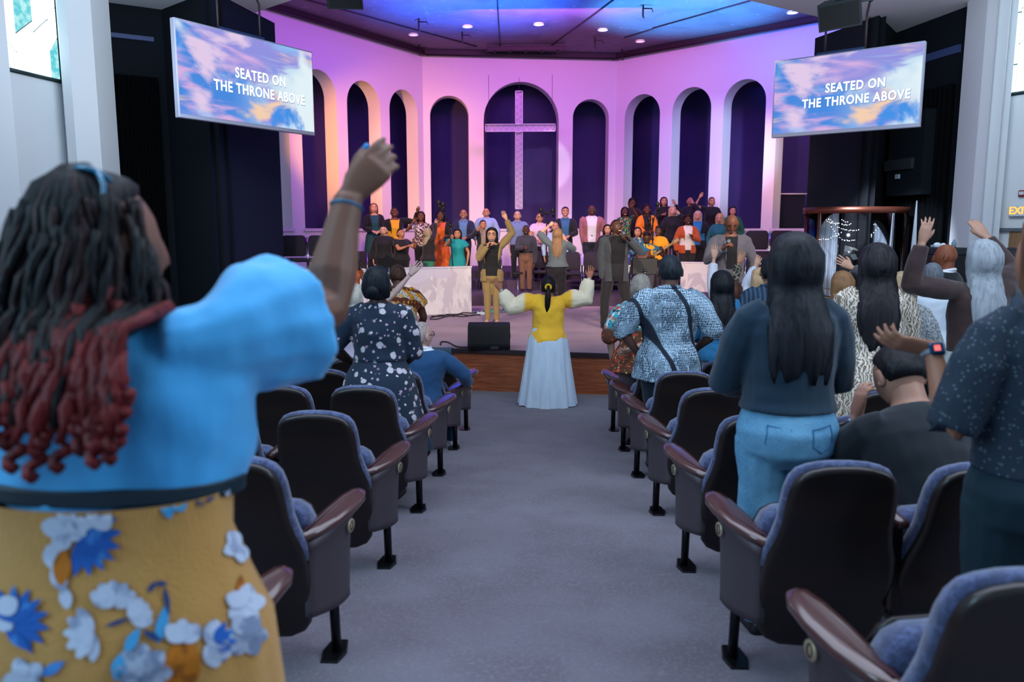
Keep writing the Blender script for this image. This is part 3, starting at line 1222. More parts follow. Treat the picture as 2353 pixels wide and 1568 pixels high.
def screen_mat(name, seed):
    m = mat(name, (.07, .27, .78, 1), .5, emit=.95, layers=(
        ('grad', 0, .8, 2.1, (.62, .80, .95, 1)),
        ('noise', .9, .48, .60, (.30, .30, .78, 1), (.6, 1, 2.2), .8),
        ('noise', .8, .54, .66, (.72, .46, .80, 1), (.5, 1, 2.6), .8),
        ('noise', .9, .56, .70, (.95, .66, .46, 1), (.7, 1, 2.0), .9),
        ('noise', .70, .50, .60, (.30, .58, .97, 1), (1, 1, 1.4), .7),
        ('noise', .80, .56, .66, (.80, .62, .86, 1), (1, 1, 2.0), .4),
        ('noise', .62, .52, .64, (.80, .93, .98, 1), (1, 1, 1.3), .5),
        ('noise', .75, .60, .70, (.95, .68, .50, 1), (1, 1, 1.6), .6),
        ('noise', 1.4, .60, .72, (.06, .30, .84, 1), (1, 1, 1.6), .6)))
    return m


def screen(tl, tr, br, bl, Dl, Dr, label, mtop):
    a, b = W(bl[0], bl[1], Dl), W(br[0], br[1], Dr)
    zt_, zb_ = (W(tl[0], tl[1], Dl).z + W(tr[0], tr[1], Dr).z) / 2, (a.z + b.z) / 2
    t = (b - a)
    t.z = 0
    Lq = t.length
    ang = math.atan2(t.y, t.x)
    r = empty('projection_screen', (a.x, a.y, zb_), ang, label, 'screen')
    H = zt_ - zb_
    g = G()
    g.box((0, 0, 0), (Lq, .09, H), 0, bev=.006)
    g.build('housing', M_bez, r)
    # image panel, finer strips keep the picture crisp
    g = G()
    g.box((.02, -.006, .055), (Lq - .02, 0, H - .02), 0)
    p = g.build('picture', screen_mat('screen_picture', 1), r)
    R = Matrix.Rotation(math.radians(90), 4, 'X')
    fs = H * .155
    for (bd, zz, xx) in (('SEATED ON', H * .565, Lq * .575), ('THE THRONE ABOVE', H * .395, Lq * .575)):
        text('lyrics', bd, fs, Matrix.Translation((xx, -.010, zz)) @ R, M_white_em, p, .001, .0045, sx=.80, spc=1.12)
        text('lyrics_edge', bd, fs, Matrix.Translation((xx + .003, -.0075, zz - .004)) @ R, M_shadow, p, .0005, .009, sx=.80, spc=1.12)
    for f in mtop:
        g = G()
        g.tube([(Lq * f, .05, H - .01), (Lq * f, .05, H + .5), (Lq * f, .4, H + 1.2)], .018, 6)
        g.build('hanger', M_edge, r)
    g = G()
    g.box((Lq * .3, .01, H), (Lq * .62, .08, H + .035), 0)
    g.build('mount_bar', mat('mount_blue', '#20305c', .5), r)
    return r


s1 = screen((398, 38), (716, 120), (724, 313), (412, 268), 11.0, 13.1, 'large lyric screen hanging at upper left', (.3, .6))
s2 = screen((1774, 143), (2119, 90), (2113, 288), (1772, 320), 12.86, 11.5, 'large lyric screen hanging at upper right', (.35, .62))

# ---- cross
M_cw = mat('cross_frame_white', '#cfc9d6', .4, emit=.0)
M_ci = mat('cross_fret_metal', '#8f879c', .35, metal=.3)
DC = 22.1
ct, cb = W(1191, 209, DC), W(1199, 481, DC)
cx_ = ct.x
Hc = ct.z - cb.z
pa, pb = W(1113, 294, DC), W(1275, 294, DC)
wc = pb.x - pa.x
zc_ = pa.z
r = empty('hanging_cross', (cx_ + .02, DC, cb.z), 0, 'tall pale cross with zigzag fretwork hanging in the centre arch', 'cross')
bw = .105


def bar(x0, x1, z0, z1, nm):
    g = G()
    t = .018
    for lo, hi in (((x0, -.05, z0), (x0 + t, .05, z1)), ((x1 - t, -.05, z0), (x1, .05, z1)), ((x0, -.05, z0), (x1, .05, z0 + t)), ((x0, -.05, z1 - t), (x1, .05, z1))):
        g.box(lo, hi)
    g.box((x0, .035, z0), (x1, .05, z1))
    g.build(nm, M_cw, r)
    # zigzag fret
    g = G()
    vert = (z1 - z0) > (x1 - x0)
    Ln = (z1 - z0) if vert else (x1 - x0)
    st = .16
    nn = int(Ln / st)
    for off in (0, .05):
        pts = []
        for i in range(2 * nn + 1):
            u = (i / 2) * Ln / nn
            wv = t + .01 + (0 if i % 2 else 1) * (2 * bw - 2 * t - .02)
            u = min(Ln - .01, u + off)
            pts.append((x0 + wv, -.045, z0 + u) if vert else (x0 + u, -.045, z0 + wv))
        g.tube(pts, .008, 5)
    g.build('fretwork', M_ci, r)


zz = zc_ - cb.z
xl_, xr_ = pa.x - cx_, pb.x - cx_
bar(-bw, bw, 0, zz - bw, 'post')
bar(-bw, bw, zz + bw, Hc, 'post')
bar(xl_, xr_, zz - bw, zz + bw, 'crossbar')
for x in (0, xl_ + .1, xr_ - .1):
    g = G()
    z0 = Hc if x == 0 else zz + bw
    g.tube([(x, 0, z0), (x, 0, z0 + (.35 if x == 0 else 1.3))], .006, 5)
    g.build('cable', M_edge, r)

# ---- hanging speakers
M_spk = mat('speaker_cabinet', '#1b2226', .6)
M_grl = mat('speaker_grille', '#0d1012', .8, bump=.3, bscale=400)


def line_box(parent, M, wd=.62, h=.34, d=.42):
    g = G()
    R = []
    for y, k in ((0, 1.0), (d, .72)):
        R.append([M @ Vector((x * k, y, z * k)) for x, z in ((-wd / 2, -h / 2), (wd / 2, -h / 2), (wd / 2, h / 2), (-wd / 2, h / 2))])
    g.loft(R, flat=True)
    b = g.build('cabinet', M_spk, parent)
    g = G()
    g.add([M @ Vector((x, -.006, z)) for x, z in ((-wd / 2 + .03, -h / 2 + .03), (wd / 2 - .03, -h / 2 + .03), (wd / 2 - .03, h / 2 - .03), (-wd / 2 + .03, h / 2 - .03))], [(0, 1, 2, 3)], 0, True)
    g.build('front_grille', M_grl, b)
    for x in (-wd * .36, wd * .36):
        g = G()
        g.tube([M @ Vector((x, .1, -h / 2 * .9)), M @ Vector((x, .1, -h / 2 - .015))], .02, 8)
        g.build('bolt', M_post, b)


p = W(1925, 20, 10.5)
r = empty('speaker_cluster', p, 0, 'dark hanging loudspeaker cluster at the top right', 'loudspeaker')
Mx = Matrix.Rotation(math.radians(-20), 4, 'Z') @ Matrix.Rotation(math.radians(26), 4, 'X') @ Matrix.Rotation(math.radians(-6), 4, 'Y')
line_box(r, Matrix.Translation((.03, 0, -.08)) @ Mx, .52, .34, .42)
line_box(r, Matrix.Translation((.20, 0, .22)) @ Mx @ Matrix.Rotation(math.radians(-12), 4, 'X'), .52, .32, .42)
g = G()
g.tube([(.1, .2, .1), (.1, .2, 1.0)], .03, 6)
g.tube([(-.2, -.1, .22), (-.2, -.1, .45), (.4, .1, .45)], .012, 6)
g.build('rigging', M_post, r)
p = W(790, -14, 10.5)
r = empty('speaker_cluster', p, 0, 'dark hanging loudspeaker at the top left edge of the stage ceiling', 'loudspeaker')
line_box(r, Matrix.Rotation(math.radians(6), 4, 'Z') @ Matrix.Rotation(math.radians(40), 4, 'X'), .46, .40, .42)
g = G()
g.tube([(0, .2, .1), (0, .2, 1.2)], .03, 6)
g.build('rigging', M_post, r)

# ---- floor monitor wedge and its cable
M_mon = mat('monitor_black', '#15171b', .75, bump=.3, bscale=300)
p = Wz(1124, 801, ZS)
r = empty('stage_monitor', (p.x, p.y, ZS), math.radians(3), 'black wedge floor monitor at the stage edge', 'loudspeaker')
g = G()
prof = [(-.19, 0), (.22, 0), (.20, .30), (.08, .33), (-.21, .08)]
prof = [(-.16, .0), (-.20, .07), (-.10, .33), (.10, .36), (.26, .06), (.24, 0)]
wd_ = .29
R = [[(x, a, b) for a, b in prof] for x in (-wd_, wd_)]
g.loft(R, flat=True)
bd = g.build('cabinet', M_mon, r)
bv = bd.modifiers.new('bev', 'BEVEL')
bv.width = .012
g = G()
g.add([(-wd_ + .03, -.106, .315), (wd_ - .03, -.106, .315), (wd_ - .03, -.203, .085), (-wd_ + .03, -.203, .085)], [(0, 1, 2, 3)], 0, True)
g.build('grille', M_grl, r)
g = G()
g.box((.02, -.192, .015), (.13, -.175, .058))
g.build('jack_plate', mat('jack_plate', '#3a3e44', .5, metal=.5), r)
g = G()
g.box((wd_ - .002, -.02, .14), (wd_ + .006, .10, .20), bev=.004)
g.build('handle', M_grl, r)
pts = [W(1108, 800, 11.2), W(1098, 797, 11.25), W(1080, 803, 11.0), W(1050, 800, 11.15), W(1028, 790, 11.5), W(1012, 789, 11.6), W(1012, 799, 11.2)]
pts = [Wz(q.x, q.y, 0) if False else q for q in pts]
pts = [Vector((q.x, q.y, ZS + .012)) for q in [Wz(1118, 797, ZS), Wz(1096, 793, ZS), Wz(1076, 800, ZS), Wz(1050, 799, ZS), Wz(1030, 789, ZS), Wz(1014, 788, ZS), Wz(1012, 794, ZS)]]


def smooth_path(pts, n=5):
    out = []
    for i in range(len(pts) - 1):
        p0, p1, p2, p3 = pts[max(i - 1, 0)], pts[i], pts[i + 1], pts[min(i + 2, len(pts) - 1)]
        for k in range(n):
            t = k / n
            out.append(.5 * ((2 * p1) + (-p0 + p2) * t + (2 * p0 - 5 * p1 + 4 * p2 - p3) * t * t + (-p0 + 3 * p1 - 3 * p2 + p3) * t ** 3))
    out.append(pts[-1])
    return out


M_cable = mat('black_cable', '#0f1014', .5)
g = G()
g.tube(smooth_path(pts), .011, 6)
c = g.build('monitor_cable', M_cable)
tag(c, 'black cable snaking from the floor monitor to the stage edge', 'cable')
rnd = random.Random(5)
for k in range(3):
    g = G()
    y0 = 727 + k * 3
    pts = [Vector((*Wz(990 + i * 14 + rnd.uniform(-4, 4), y0 - i * .9 + rnd.uniform(-3, 3), ZS).to_2d(), ZS + .012)) for i in range(9)]
    g.tube(smooth_path(pts, 4), .010, 5)
    c = g.build('floor_cable', M_cable)
    tag(c, ('topmost', 'middle', 'lowest')[k] + ' of three black cables tangled along the foot of the left marble half wall', 'cable', 'tangled cables at the marble wall')

# effect pedals at the guitarist's feet
for i, (x, y, cl_, lb) in enumerate(((1104, 727, '#d9dee0', 'white sneaker-sized effect pedal left of the olive-suited singer'), (1126, 722, '#3fae9a', 'teal effect pedal behind the olive-suited singer'), (1150, 722, '#4a5568', 'grey effect pedal right of the olive-suited singer'))):
    p = Wz(x, y, ZS)
    r = empty('effect_pedal', (p.x, p.y + .3, ZS), .1, lb, 'pedal', 'effect pedals on the stage')
    g = G()
    g.box((-.09, -.07, 0), (.09, .07, .055), bev=.008)
    g.build('body', mat('pedal%d' % i, cl_, .5), r)
    g = G()
    for k in (-.04, .04):
        g.tube([(k, 0, .055), (k, 0, .075)], .014, 8)
    g.build('knob', M_post, r)

# ---- microphone stands
M_chrome = mat('chrome', '#c8ccd4', .2, metal=1)
M_stand = mat('stand_black', '#0b0b0e', .6)


def mic_stand(base, zf, top, heads, label, thick=.014):
    """base/top are world points; heads: list of world points at the boom ends"""
    r = empty('microphone_stand', (base.x, base.y, zf), 0, label, 'microphone stand')
    O = Vector((base.x, base.y, zf))
    g = G()
    for k in range(3):
        a = k * 2 * math.pi / 3 + .4
        g = G()
        g.tube([(0, 0, .12), (.28 * math.cos(a), .28 * math.sin(a), .012)], .012, 6)
        g.build('leg', M_stand, r)
    g = G()
    g.tube([(0, 0, .05), top - O], thick, 8)
    g.build('pole', M_stand, r)
    for hp, tail in heads:
        g = G()
        d = hp - O
        if tail is not None:
            g.tube([tail - O, d], .010, 6)
            g.tube([tail - O, (tail - O) + ((tail - O) - d).normalized() * .07], .024, 8)
        b = g.build('boom', M_stand, r) if tail is not None else None
        g = G()
        g.ell(d, .045, .045, .06)
        g.tube([d, d + Vector((.02, 0, -.14))], .026, 8)
        g.build('microphone', M_stand, r)
    return r


bs = Wz(1052, 700, Z1)
Dm = 16.2
mic_stand(W(1048, 640, Dm), ZS, W(1031, 506, Dm), [(W(1008, 466, Dm), W(1034, 515, Dm)), (W(1018, 470, Dm), None)], 'tall black boom microphone stand in front of the teal dress')
mic_stand(W(1256, 640, 17.0), ZS, W(1256, 488, 17.0), [(W(1243, 483, 17.0), W(1256, 489, 17.0)), (W(1270, 484, 17.0), W(1256, 489, 17.0))], 'black microphone stand with a crossbar of two microphones among the men')
mic_stand(W(1500, 640, 16.3), ZS, W(1500, 500, 16.3), [(W(1511, 470, 16.3), W(1499, 520, 16.3)), (W(1492, 504, 16.3), W(1499, 545, 16.3))], 'black boom microphone stand in front of the orange blazer')

# ---- music stand and tablet stand
r = empty('music_stand', (0, 0, 0), 0, 'black music stand behind the singer in the grey blazer', 'music stand')
p = W(1482, 612, 13.6)
r.location = (p.x, p.y, ZS)
zt_ = p.z - ZS
g = G()
g.box((-.22, -.012, -.14), (.22, .0, .14), bev=.01)
g.box((-.22, -.05, -.145), (.22, .0, -.13))
g.v = [tuple(Matrix.Translation((0, 0, zt_)) @ Matrix.Rotation(math.radians(-14), 4, 'X') @ Vector(v)) for v in g.v]
g.build('desk', M_stand, r)
g = G()
g.tube([(0, .02, .1), (0, .03, zt_ - .1)], .013, 8)
g.build('pole', M_stand, r)
g = G()
g.box((-.03, -.075, zt_ - .09), (.03, -.02, zt_ - .05), bev=.008)
g.tube([(0, -.04, zt_ - .07), (0, -.05, zt_ - .16)], .008, 6)
g.build('clamp', M_chrome, r)
for k in range(3):
    a = k * 2.094 + .3
    g = G()
    g.tube([(0, 0, .15), (.25 * math.cos(a), .25 * math.sin(a), .012)], .011, 6)
    g.build('leg', M_stand, r)
p = W(893, 606, 12.6)
r = empty('keyboard_stand', (p.x, p.y, ZS), 0, 'slanted dark tablet on a pale stand beside the printed head wrap', 'tablet stand')
g = G()
zt_ = p.z - ZS
M = Matrix.Translation((0, 0, zt_)) @ Matrix.Rotation(math.radians(30), 4, 'Y') @ Matrix.Rotation(math.radians(-70), 4, 'X')
g.box((-.10, -.14, -.01), (.10, .14, .01), 0, M, bev=.004)
g.build('tablet', M_stand, r)
g = G()
g.tube([(0, .02, 0), (0, .02, zt_)], .012, 8)
g.build('pole', M_chrome, r)
p = W(1190, 627, 15.6)
r = empty('tablet_stand', (p.x, p.y, ZS), 0, 'small black tray on a thin stand beside the brown trousers', 'stand')
g = G()
zt_ = p.z - ZS
g.box((-.10, -.06, zt_ - .03), (.10, .06, zt_ + .01), bev=.006)
g.build('tray', M_stand, r)
g = G()
g.tube([(0, 0, .02), (0, 0, zt_ - .03)], .010, 6)
g.tube([(.12, 0, .02), (.10, 0, zt_ - .45)], .016, 6)
g.build('pole', M_chrome, r)
g = G()
g.tube([(0, 0, 0), (0, 0, .02)], .11, 14)
g.build('base', M_stand, r)

# ---- choir chairs
M_cc = mat('choir_chair_fabric', '#2b2532', .9, bump=.3, bscale=200)


def choir_chair():
    r = empty('choir_chair', (0, 0, -50))
    g = G()
    so = [(-.23, -.24), (.23, -.24), (.25, -.1), (.25, .2), (.2, .25), (-.2, .25), (-.25, .2), (-.25, -.1)]
    g.slab(so, [(.03, .40), (.0, .42), (0, .45), (.03, .47)], lambda a, b, d: (a, b, d))
    g.build('seat', M_cc, r)
    g = G()
    bo = [(-.20, .50), (.20, .50), (.235, .54), (.24, .84), (.215, .90), (.17, .92), (-.17, .92), (-.215, .90), (-.24, .84), (-.235, .54)]
    g.slab(bo, [(.03, 0), (0, .015), (0, .04), (.03, .06)], lambda a, b, d: (a, .22 + d + (b - .5) * .15, b))
    g.build('backrest', M_cc, r)
    for s in (-1, 1):
        g = G()
        g.tube([(s * .255, -.22, 0), (s * .255, -.20, .42), (s * .255, .20, .43)], .013, 6)
        g.build('leg', M_chrome, r)
        g = G()
        g.tube([(s * .255, .28, 0), (s * .255, .20, .42), (s * .25, .30, .88)], .013, 6)
        g.build('leg', M_chrome, r)
    return r


cch = choir_chair()
seats = [(-4.92, 15.45, .315, 200), (-4.42, 15.5, .315, 195), (-3.85, 18.2, Z1, 190), (-1.25, 18.75, Z1, 180), (-.1, 18.75, Z1, 180), (.62, 18.0, Z1, 180), (1.17, 17.7, Z1, 180), (1.70, 17.75, Z1, 180), (-4.4, 18.3, Z1, 180),
         (1.3, 18.9, Z1, 180), (1.85, 18.9, Z1, 180), (4.72, 17.5, .41, 172), (5.24, 17.45, .41, 170), (4.5, 16.75, Z1, 160)]
lbs = ['black choir chair at the far left behind the marble wall', 'black choir chair second from left behind the marble wall', 'black choir chair behind the two left ones', 'black choir chair left of the brown trousers', 'black choir chair between the brown trousers and the conductor',
       'black choir chair right of the woman facing the choir', 'black choir chair in front of the mauve jacket', 'black choir chair beside the singer in the grey blazer', 'black choir chair in the second row at the far left', 'black choir chair in the row before the navy suit',
       'black choir chair before the mauve jacket, rear row', 'black choir chair right of the singer looking down', 'black choir chair furthest right on the stage', 'low dark chair before the two right choir chairs']
for i, ((x, y, z, a), lb) in enumerate(zip(seats, lbs)):
    a = math.radians(a - 180)
    if i == 0:
        cch.location = (x, y, z)
        cch.rotation_euler = (0, 0, a)
        tag(cch, lb, 'chair', 'choir chairs')
    else:
        dup(cch, (x, y, z), a, lb, 'choir chairs')

# ---- drum booth
M_plexi = mat('plexiglass', (.93, .96, 1, 1), .03)
_nt = M_plexi.node_tree
_nt.nodes['Principled BSDF'].inputs['Roughness'].default_value = .05
_tr = _nt.nodes.new('ShaderNodeBsdfTransparent')
_gl = _nt.nodes.new('ShaderNodeBsdfGlossy')
_gl.inputs['Roughness'].default_value = .04
_fr = _nt.nodes.new('ShaderNodeFresnel')
_fr.inputs['IOR'].default_value = 1.4
_mx = _nt.nodes.new('ShaderNodeMixShader')
_nt.links.new(_fr.outputs[0], _mx.inputs[0])
_nt.links.new(_tr.outputs[0], _mx.inputs[1])
_nt.links.new(_gl.outputs[0], _mx.inputs[2])
_nt.links.new(_mx.outputs[0], _nt.nodes['Material Output'].inputs['Surface'])
M_copper = mat('copper_rail', '#7a4436', .3, metal=.75)
M_shim = mat('drum_drape', '#8792a2', .8, layers=(('wave', 7, .6, .8, '#aab4c2', (1, .6, 0), 1.0),))
bl_, br_ = W(1850, 492, 14.2), W(2083, 492, 14.0)
cb_ = (bl_ + br_) / 2
Rb = (br_ - bl_).length / 2
r = empty('drum_booth', (cb_.x, cb_.y, fz(11)), 0, 'curved clear drum shield with a copper top rail on the right', 'drum shield')
zt_ = W(1965, 484, 13.4).z - fz(11)
zb_ = zt_ - 1.75
NP = 6


def bp(t, z, rr=0):
    return Vector(((Rb + rr) * math.cos(t), (Rb + rr) * .75 * math.sin(t), z))


a0, a1 = math.pi * 1.0, math.pi * 2.0
for k in range(NP):
    t0 = a0 + (a1 - a0) * k / NP + .012
    t1 = a0 + (a1 - a0) * (k + 1) / NP - .012
    g = G()
    m_ = 8
    vs, fs = [], []
    for i in range(m_ + 1):
        t = t0 + (t1 - t0) * i / m_
        for dr in (0, .012):
            vs.append(bp(t, zb_, dr))
            vs.append(bp(t, zt_ - .03, dr))
    for i in range(m_):
        a = i * 4
        fs += [(a, a + 4, a + 5, a + 1), (a + 2, a + 3, a + 7, a + 6), (a, a + 2, a + 6, a + 4), (a + 1, a + 5, a + 7, a + 3)]
    fs += [(0, 1, 3, 2), (m_ * 4, m_ * 4 + 2, m_ * 4 + 3, m_ * 4 + 1)]
    g.add(vs, fs)
    g.build('clear_panel', M_plexi, r)
g = G()
R = []
for i in range(41):
    t = a0 - .15 + (a1 - a0 + .3) * i / 40
    R.append([bp(t, zt_ - .04, -.02), bp(t, zt_ - .04, .04), bp(t, zt_ + .07, .04), bp(t, zt_ + .07, -.02)])
g.loft(R, flat=False)
g.build('top_rail', M_copper, r)
for k in (0, 1, 5.6):
    t = a0 + (a1 - a0) * k / NP
    g = G()
    q = bp(t, 0, .0)
    g.tube([(q.x, q.y, zb_), (q.x, q.y, zt_)], .022, 8)
    g.build('post', M_copper, r)
g = G()
for i in range(41):
    pass
K = 160
vs = []
for i in range(K + 1):
    t = math.pi * .0 + math.pi * i / K
    k = .95 + .04 * math.sin(i * 1.25) + .01 * math.sin(i * .37)
    q = Vector((Rb * k * math.cos(t), Rb * .75 * k * math.sin(t), 0))
    vs += [(q.x, q.y, zb_), (q.x, q.y, zt_ - .02)]
g.add(vs, [(2 * i, 2 * i + 2, 2 * i + 3, 2 * i + 1) for i in range(K)])
g.build('rear_drape', M_shim, r)
# string of lights inside
M_led = mat('fairy_light', (.85, .95, 1, 1), .4, emit=4)
st_ = empty('string_lights', (cb_.x, cb_.y, fz(11) + zt_ - .1), 0, 'strings of small white lights drooping inside the drum shield', 'string lights')
rnd = random.Random(2)
g = G()
w_ = G()
for s_k, (x0, x1, zz0, sag, nn) in enumerate(((-.8, -.25, -.28, .10, 16), (-.45, .55, -.02, .22, 30), (-.4, .55, -.05, .45, 34), (-.45, .2, -.02, .12, 22), (-.1, .6, -.04, .12, 20), (.2, .85, -.30, .2, 16), (-.9, -.5, -.4, .3, 10), (-.35, .35, -.12, .30, 24))):
    pts = []
    for i in range(nn + 1):
        u = i / nn
        x = x0 + (x1 - x0) * u
        pts.append(Vector((x, .25 + .1 * s_k - .3, zz0 - sag * 4 * u * (1 - u) * (1 + .2 * math.sin(s_k + 5 * u)))))
    w_.tube(pts, .003, 4)
    for q in pts:
        g.ell(q + Vector((rnd.uniform(-.01, .01), 0, rnd.uniform(-.012, .012))), .0075, nu=6, nv=4)
w_.build('wire', M_stand, st_)
o = g.build('bulbs', M_led, st_)
o['kind'] = 'stuff'

# drum kit
M_drum = mat('drum_shell', '#4b2722', .3, coat=.5)
M_head = mat('drum_head', '#c8c4bc', .6)
M_brass = mat('cymbal_brass', '#a8803a', .3, metal=.9)
dk = empty('drum_kit', (cb_.x - .15, cb_.y - .05, fz(11)), 0, 'drum kit with brass cymbals inside the clear shield', 'drum kit')
for (x, y, z, rr, h) in ((-.35, -.25, .95, .17, .16), (0, -.3, .97, .16, .16), (.38, -.1, .70, .2, .3), (-.1, -.1, .35, .3, .4)):
    g = G()
    g.tube([(x, y, z - h / 2), (x, y, z + h / 2)], rr, 18)
    d_ = g.build('drum', M_drum, dk)
    g = G()
    g.tube([(x, y, z + h / 2), (x, y, z + h / 2 + .01)], rr * 1.03, 18)
    g.build('drumhead', M_head, d_)
for (x, y, z, rr, ti) in ((-.55, -.35, 1.25, .22, .15), (-.62, -.1, 1.40, .18, -.1), (.35, -.4, 1.28, .2, -.2), (-.5, -.42, 1.1, .17, 0)):
    g = G()
    M = Matrix.Translation((x, y, z)) @ Matrix.Rotation(ti, 4, 'Y')
    g.rings([(-.012, 0, 0, rr, rr), (0, 0, 0, rr * .6, rr * .6), (.008, 0, 0, rr * .2, rr * .2), (.03, 0, 0, rr * .08, rr * .08)], 20, 0, M)
    c_ = g.build('cymbal', M_brass, dk)
    g = G()
    g.tube([(x, y, 0), (x, y, z)], .012, 6)
    g.build('cymbal_stand', M_chrome, c_)

# ---- pale pole, amp rack and tissue box right of the booth
p = W(2097, 600, 12.6)
zt_ = W(2098, 461, 12.6).z
r = empty('white_pole', (p.x, p.y, fz(p.y)), 0, 'slim white furled banner pole in front of the black curtain', 'pole')
g = G()
g.tube([(0, 0, 0), (.0, 0, .6), (0, 0, zt_ - fz(p.y) - .5), (0, 0, zt_ - fz(p.y))], [.11, .10, .03, .008], 10)
g.build('cloth', mat('banner_white', '#c9d2da', .8), r)
g = G()
g.tube([(0, 0, 0), (0, 0, .04)], .2, 16)
g.build('base', M_stand, r)
p = W(2168, 600, 10.6)
r = empty('amplifier_rack', (p.x, p.y, fz(p.y)), .05, 'black amplifier rack behind the bald man in the black suit', 'rack')
zt_ = W(2168, 586, 10.6).z - fz(p.y)
g = G()
g.box((-.30, -.25, 0), (.32, .25, zt_), bev=.01)
g.build('case', M_stand, r)
g = G()
g.box((-.22, -.22, zt_ + .002), (.24, .2, zt_ + .1), bev=.01)
g.build('mixer', M_spk, r)
r2 = empty('tissue_box', (p.x - .05, p.y, fz(p.y) + zt_ + .102), 0, 'white tissue box on top of the amplifier rack', 'box')
g = G()
g.box((-.11, -.06, 0), (.07, .06, .03), bev=.005)
g.build('carton', mat('carton_white', '#b9c3cc', .7), r2)
g = G()
g.ell((-.05, 0, .035), .05, .03, .03)
g.ell((.03, 0, .035), .035, .03, .022)
g.build('tissue', mat('tissue_white', '#dfe6ec', .9), r2)
r2 = empty('water_bottle', (p.x + .12, p.y, fz(p.y) + zt_ + .102), 0, 'small clear water bottle beside the tissue box', 'bottle')
g = G()
g.tube([(0, 0, 0), (0, 0, .06), (0, 0, .085), (0, 0, .1)], [.03, .03, .014, .012], 12)
g.build('bottle_body', mat('bottle_plastic', '#9fb6c6', .15, trans=.5), r2)
g = G()
g.tube([(0, 0, .1), (0, 0, .115)], .015, 10)
g.build('cap', M_trimw, r2)

# ================================================================ PEOPLE: LIBRARY
JOBS = []          # (object name, parent, comps, extras, mats, post, disp)
TMP = []


def remesh_job(name, comps, extras, mats, parent, post=None, wr=None, solid=0.0):
    """comps: list of (G, voxel, smooth iterations) fused into one surface; extras are appended"""
    hs = []
    for g, vx, it in comps:
        me = bpy.data.meshes.new('tmp')
        me.from_pydata(g.v, [], g.f)
        bm = bmesh.new()
        bm.from_mesh(me)
        bmesh.ops.recalc_face_normals(bm, faces=bm.faces)
        bm.to_mesh(me)
        bm.free()
        o = bpy.data.objects.new('tmp', me)
        COL.objects.link(o)
        md = o.modifiers.new('r', 'REMESH')
        md.mode = 'VOXEL'
        md.voxel_size = vx
        if it:
            sm = o.modifiers.new('s', 'SMOOTH')
            sm.iterations = it
            sm.factor = .5
        hs.append(o)
    JOBS.append((name, parent, hs, extras, mats, post, wr, solid))


def flush_jobs():
    dg = bpy.context.evaluated_depsgraph_get()
    dg.update()
    for name, parent, hs, extras, mats, post, wr, solid in JOBS:
        V, FC, MI = [], [], []
        for o in hs:
            ev = o.evaluated_get(dg)
            me = ev.to_mesh()
            n = len(V)
            co = np.empty(len(me.vertices) * 3, dtype=np.float32)
            me.vertices.foreach_get('co', co)
            co = co.reshape(-1, 3).astype(float)
            if wr:
                amp, fr = wr[0], wr[1]
                st = wr[2] if len(wr) > 2 else (1, 1, 1)
                no = np.empty(len(me.vertices) * 3, dtype=np.float32)
                me.vertices.foreach_get('normal', no)
                no = no.reshape(-1, 3)
                d = np.array([noise.noise(Vector((p[0] * fr * st[0], p[1] * fr * st[1], p[2] * fr * st[2])) ) + .5 * noise.noise(Vector((p[0] * fr * 2.3 * st[0] + 7, p[1] * fr * 2.3 * st[1], p[2] * fr * 2.3 * st[2]))) for p in co])
                co = co + no * (d * amp)[:, None]
            V.extend(map(tuple, co))
            FC.extend([tuple(n + i for i in p.vertices) for p in me.polygons])
            MI.extend([0] * len(me.polygons))
            ev.to_mesh_clear()
        if extras:
            n = len(V)
            V.extend(extras.v)
            FC.extend([tuple(n + i for i in f) for f in extras.f])
            MI.extend(extras.m)
        me = bpy.data.meshes.new(name)
        me.from_pydata(V, [], FC)
        for m in mats:
            me.materials.append(m)
        me.polygons.foreach_set('material_index', MI)
        me.polygons.foreach_set('use_smooth', [True] * len(MI))
        if post:
            bm = bmesh.new()
            bm.from_mesh(me)
            post(bm)
            bm.to_mesh(me)
            bm.free()
        ob = bpy.data.objects.new(name, me)
        COL.objects.link(ob)
        ob.parent = parent
        if solid:
            md = ob.modifiers.new('thick', 'SOLIDIFY')
            md.thickness = solid
    for j in JOBS:
        for o in j[2]:
            me = o.data
            bpy.data.objects.remove(o)
            bpy.data.meshes.remove(me)
    JOBS.clear()


def skin(c):
    return mat('skin_' + c, c, .5, sss=.06, spec=.45, layers=(('noise', 14, .3, .8, tuple(v * .86 for v in hx(c)[:3]) + (1,)),))


def gauss(x, s):
    return math.exp(-(x / s) ** 2)


HEADV = None


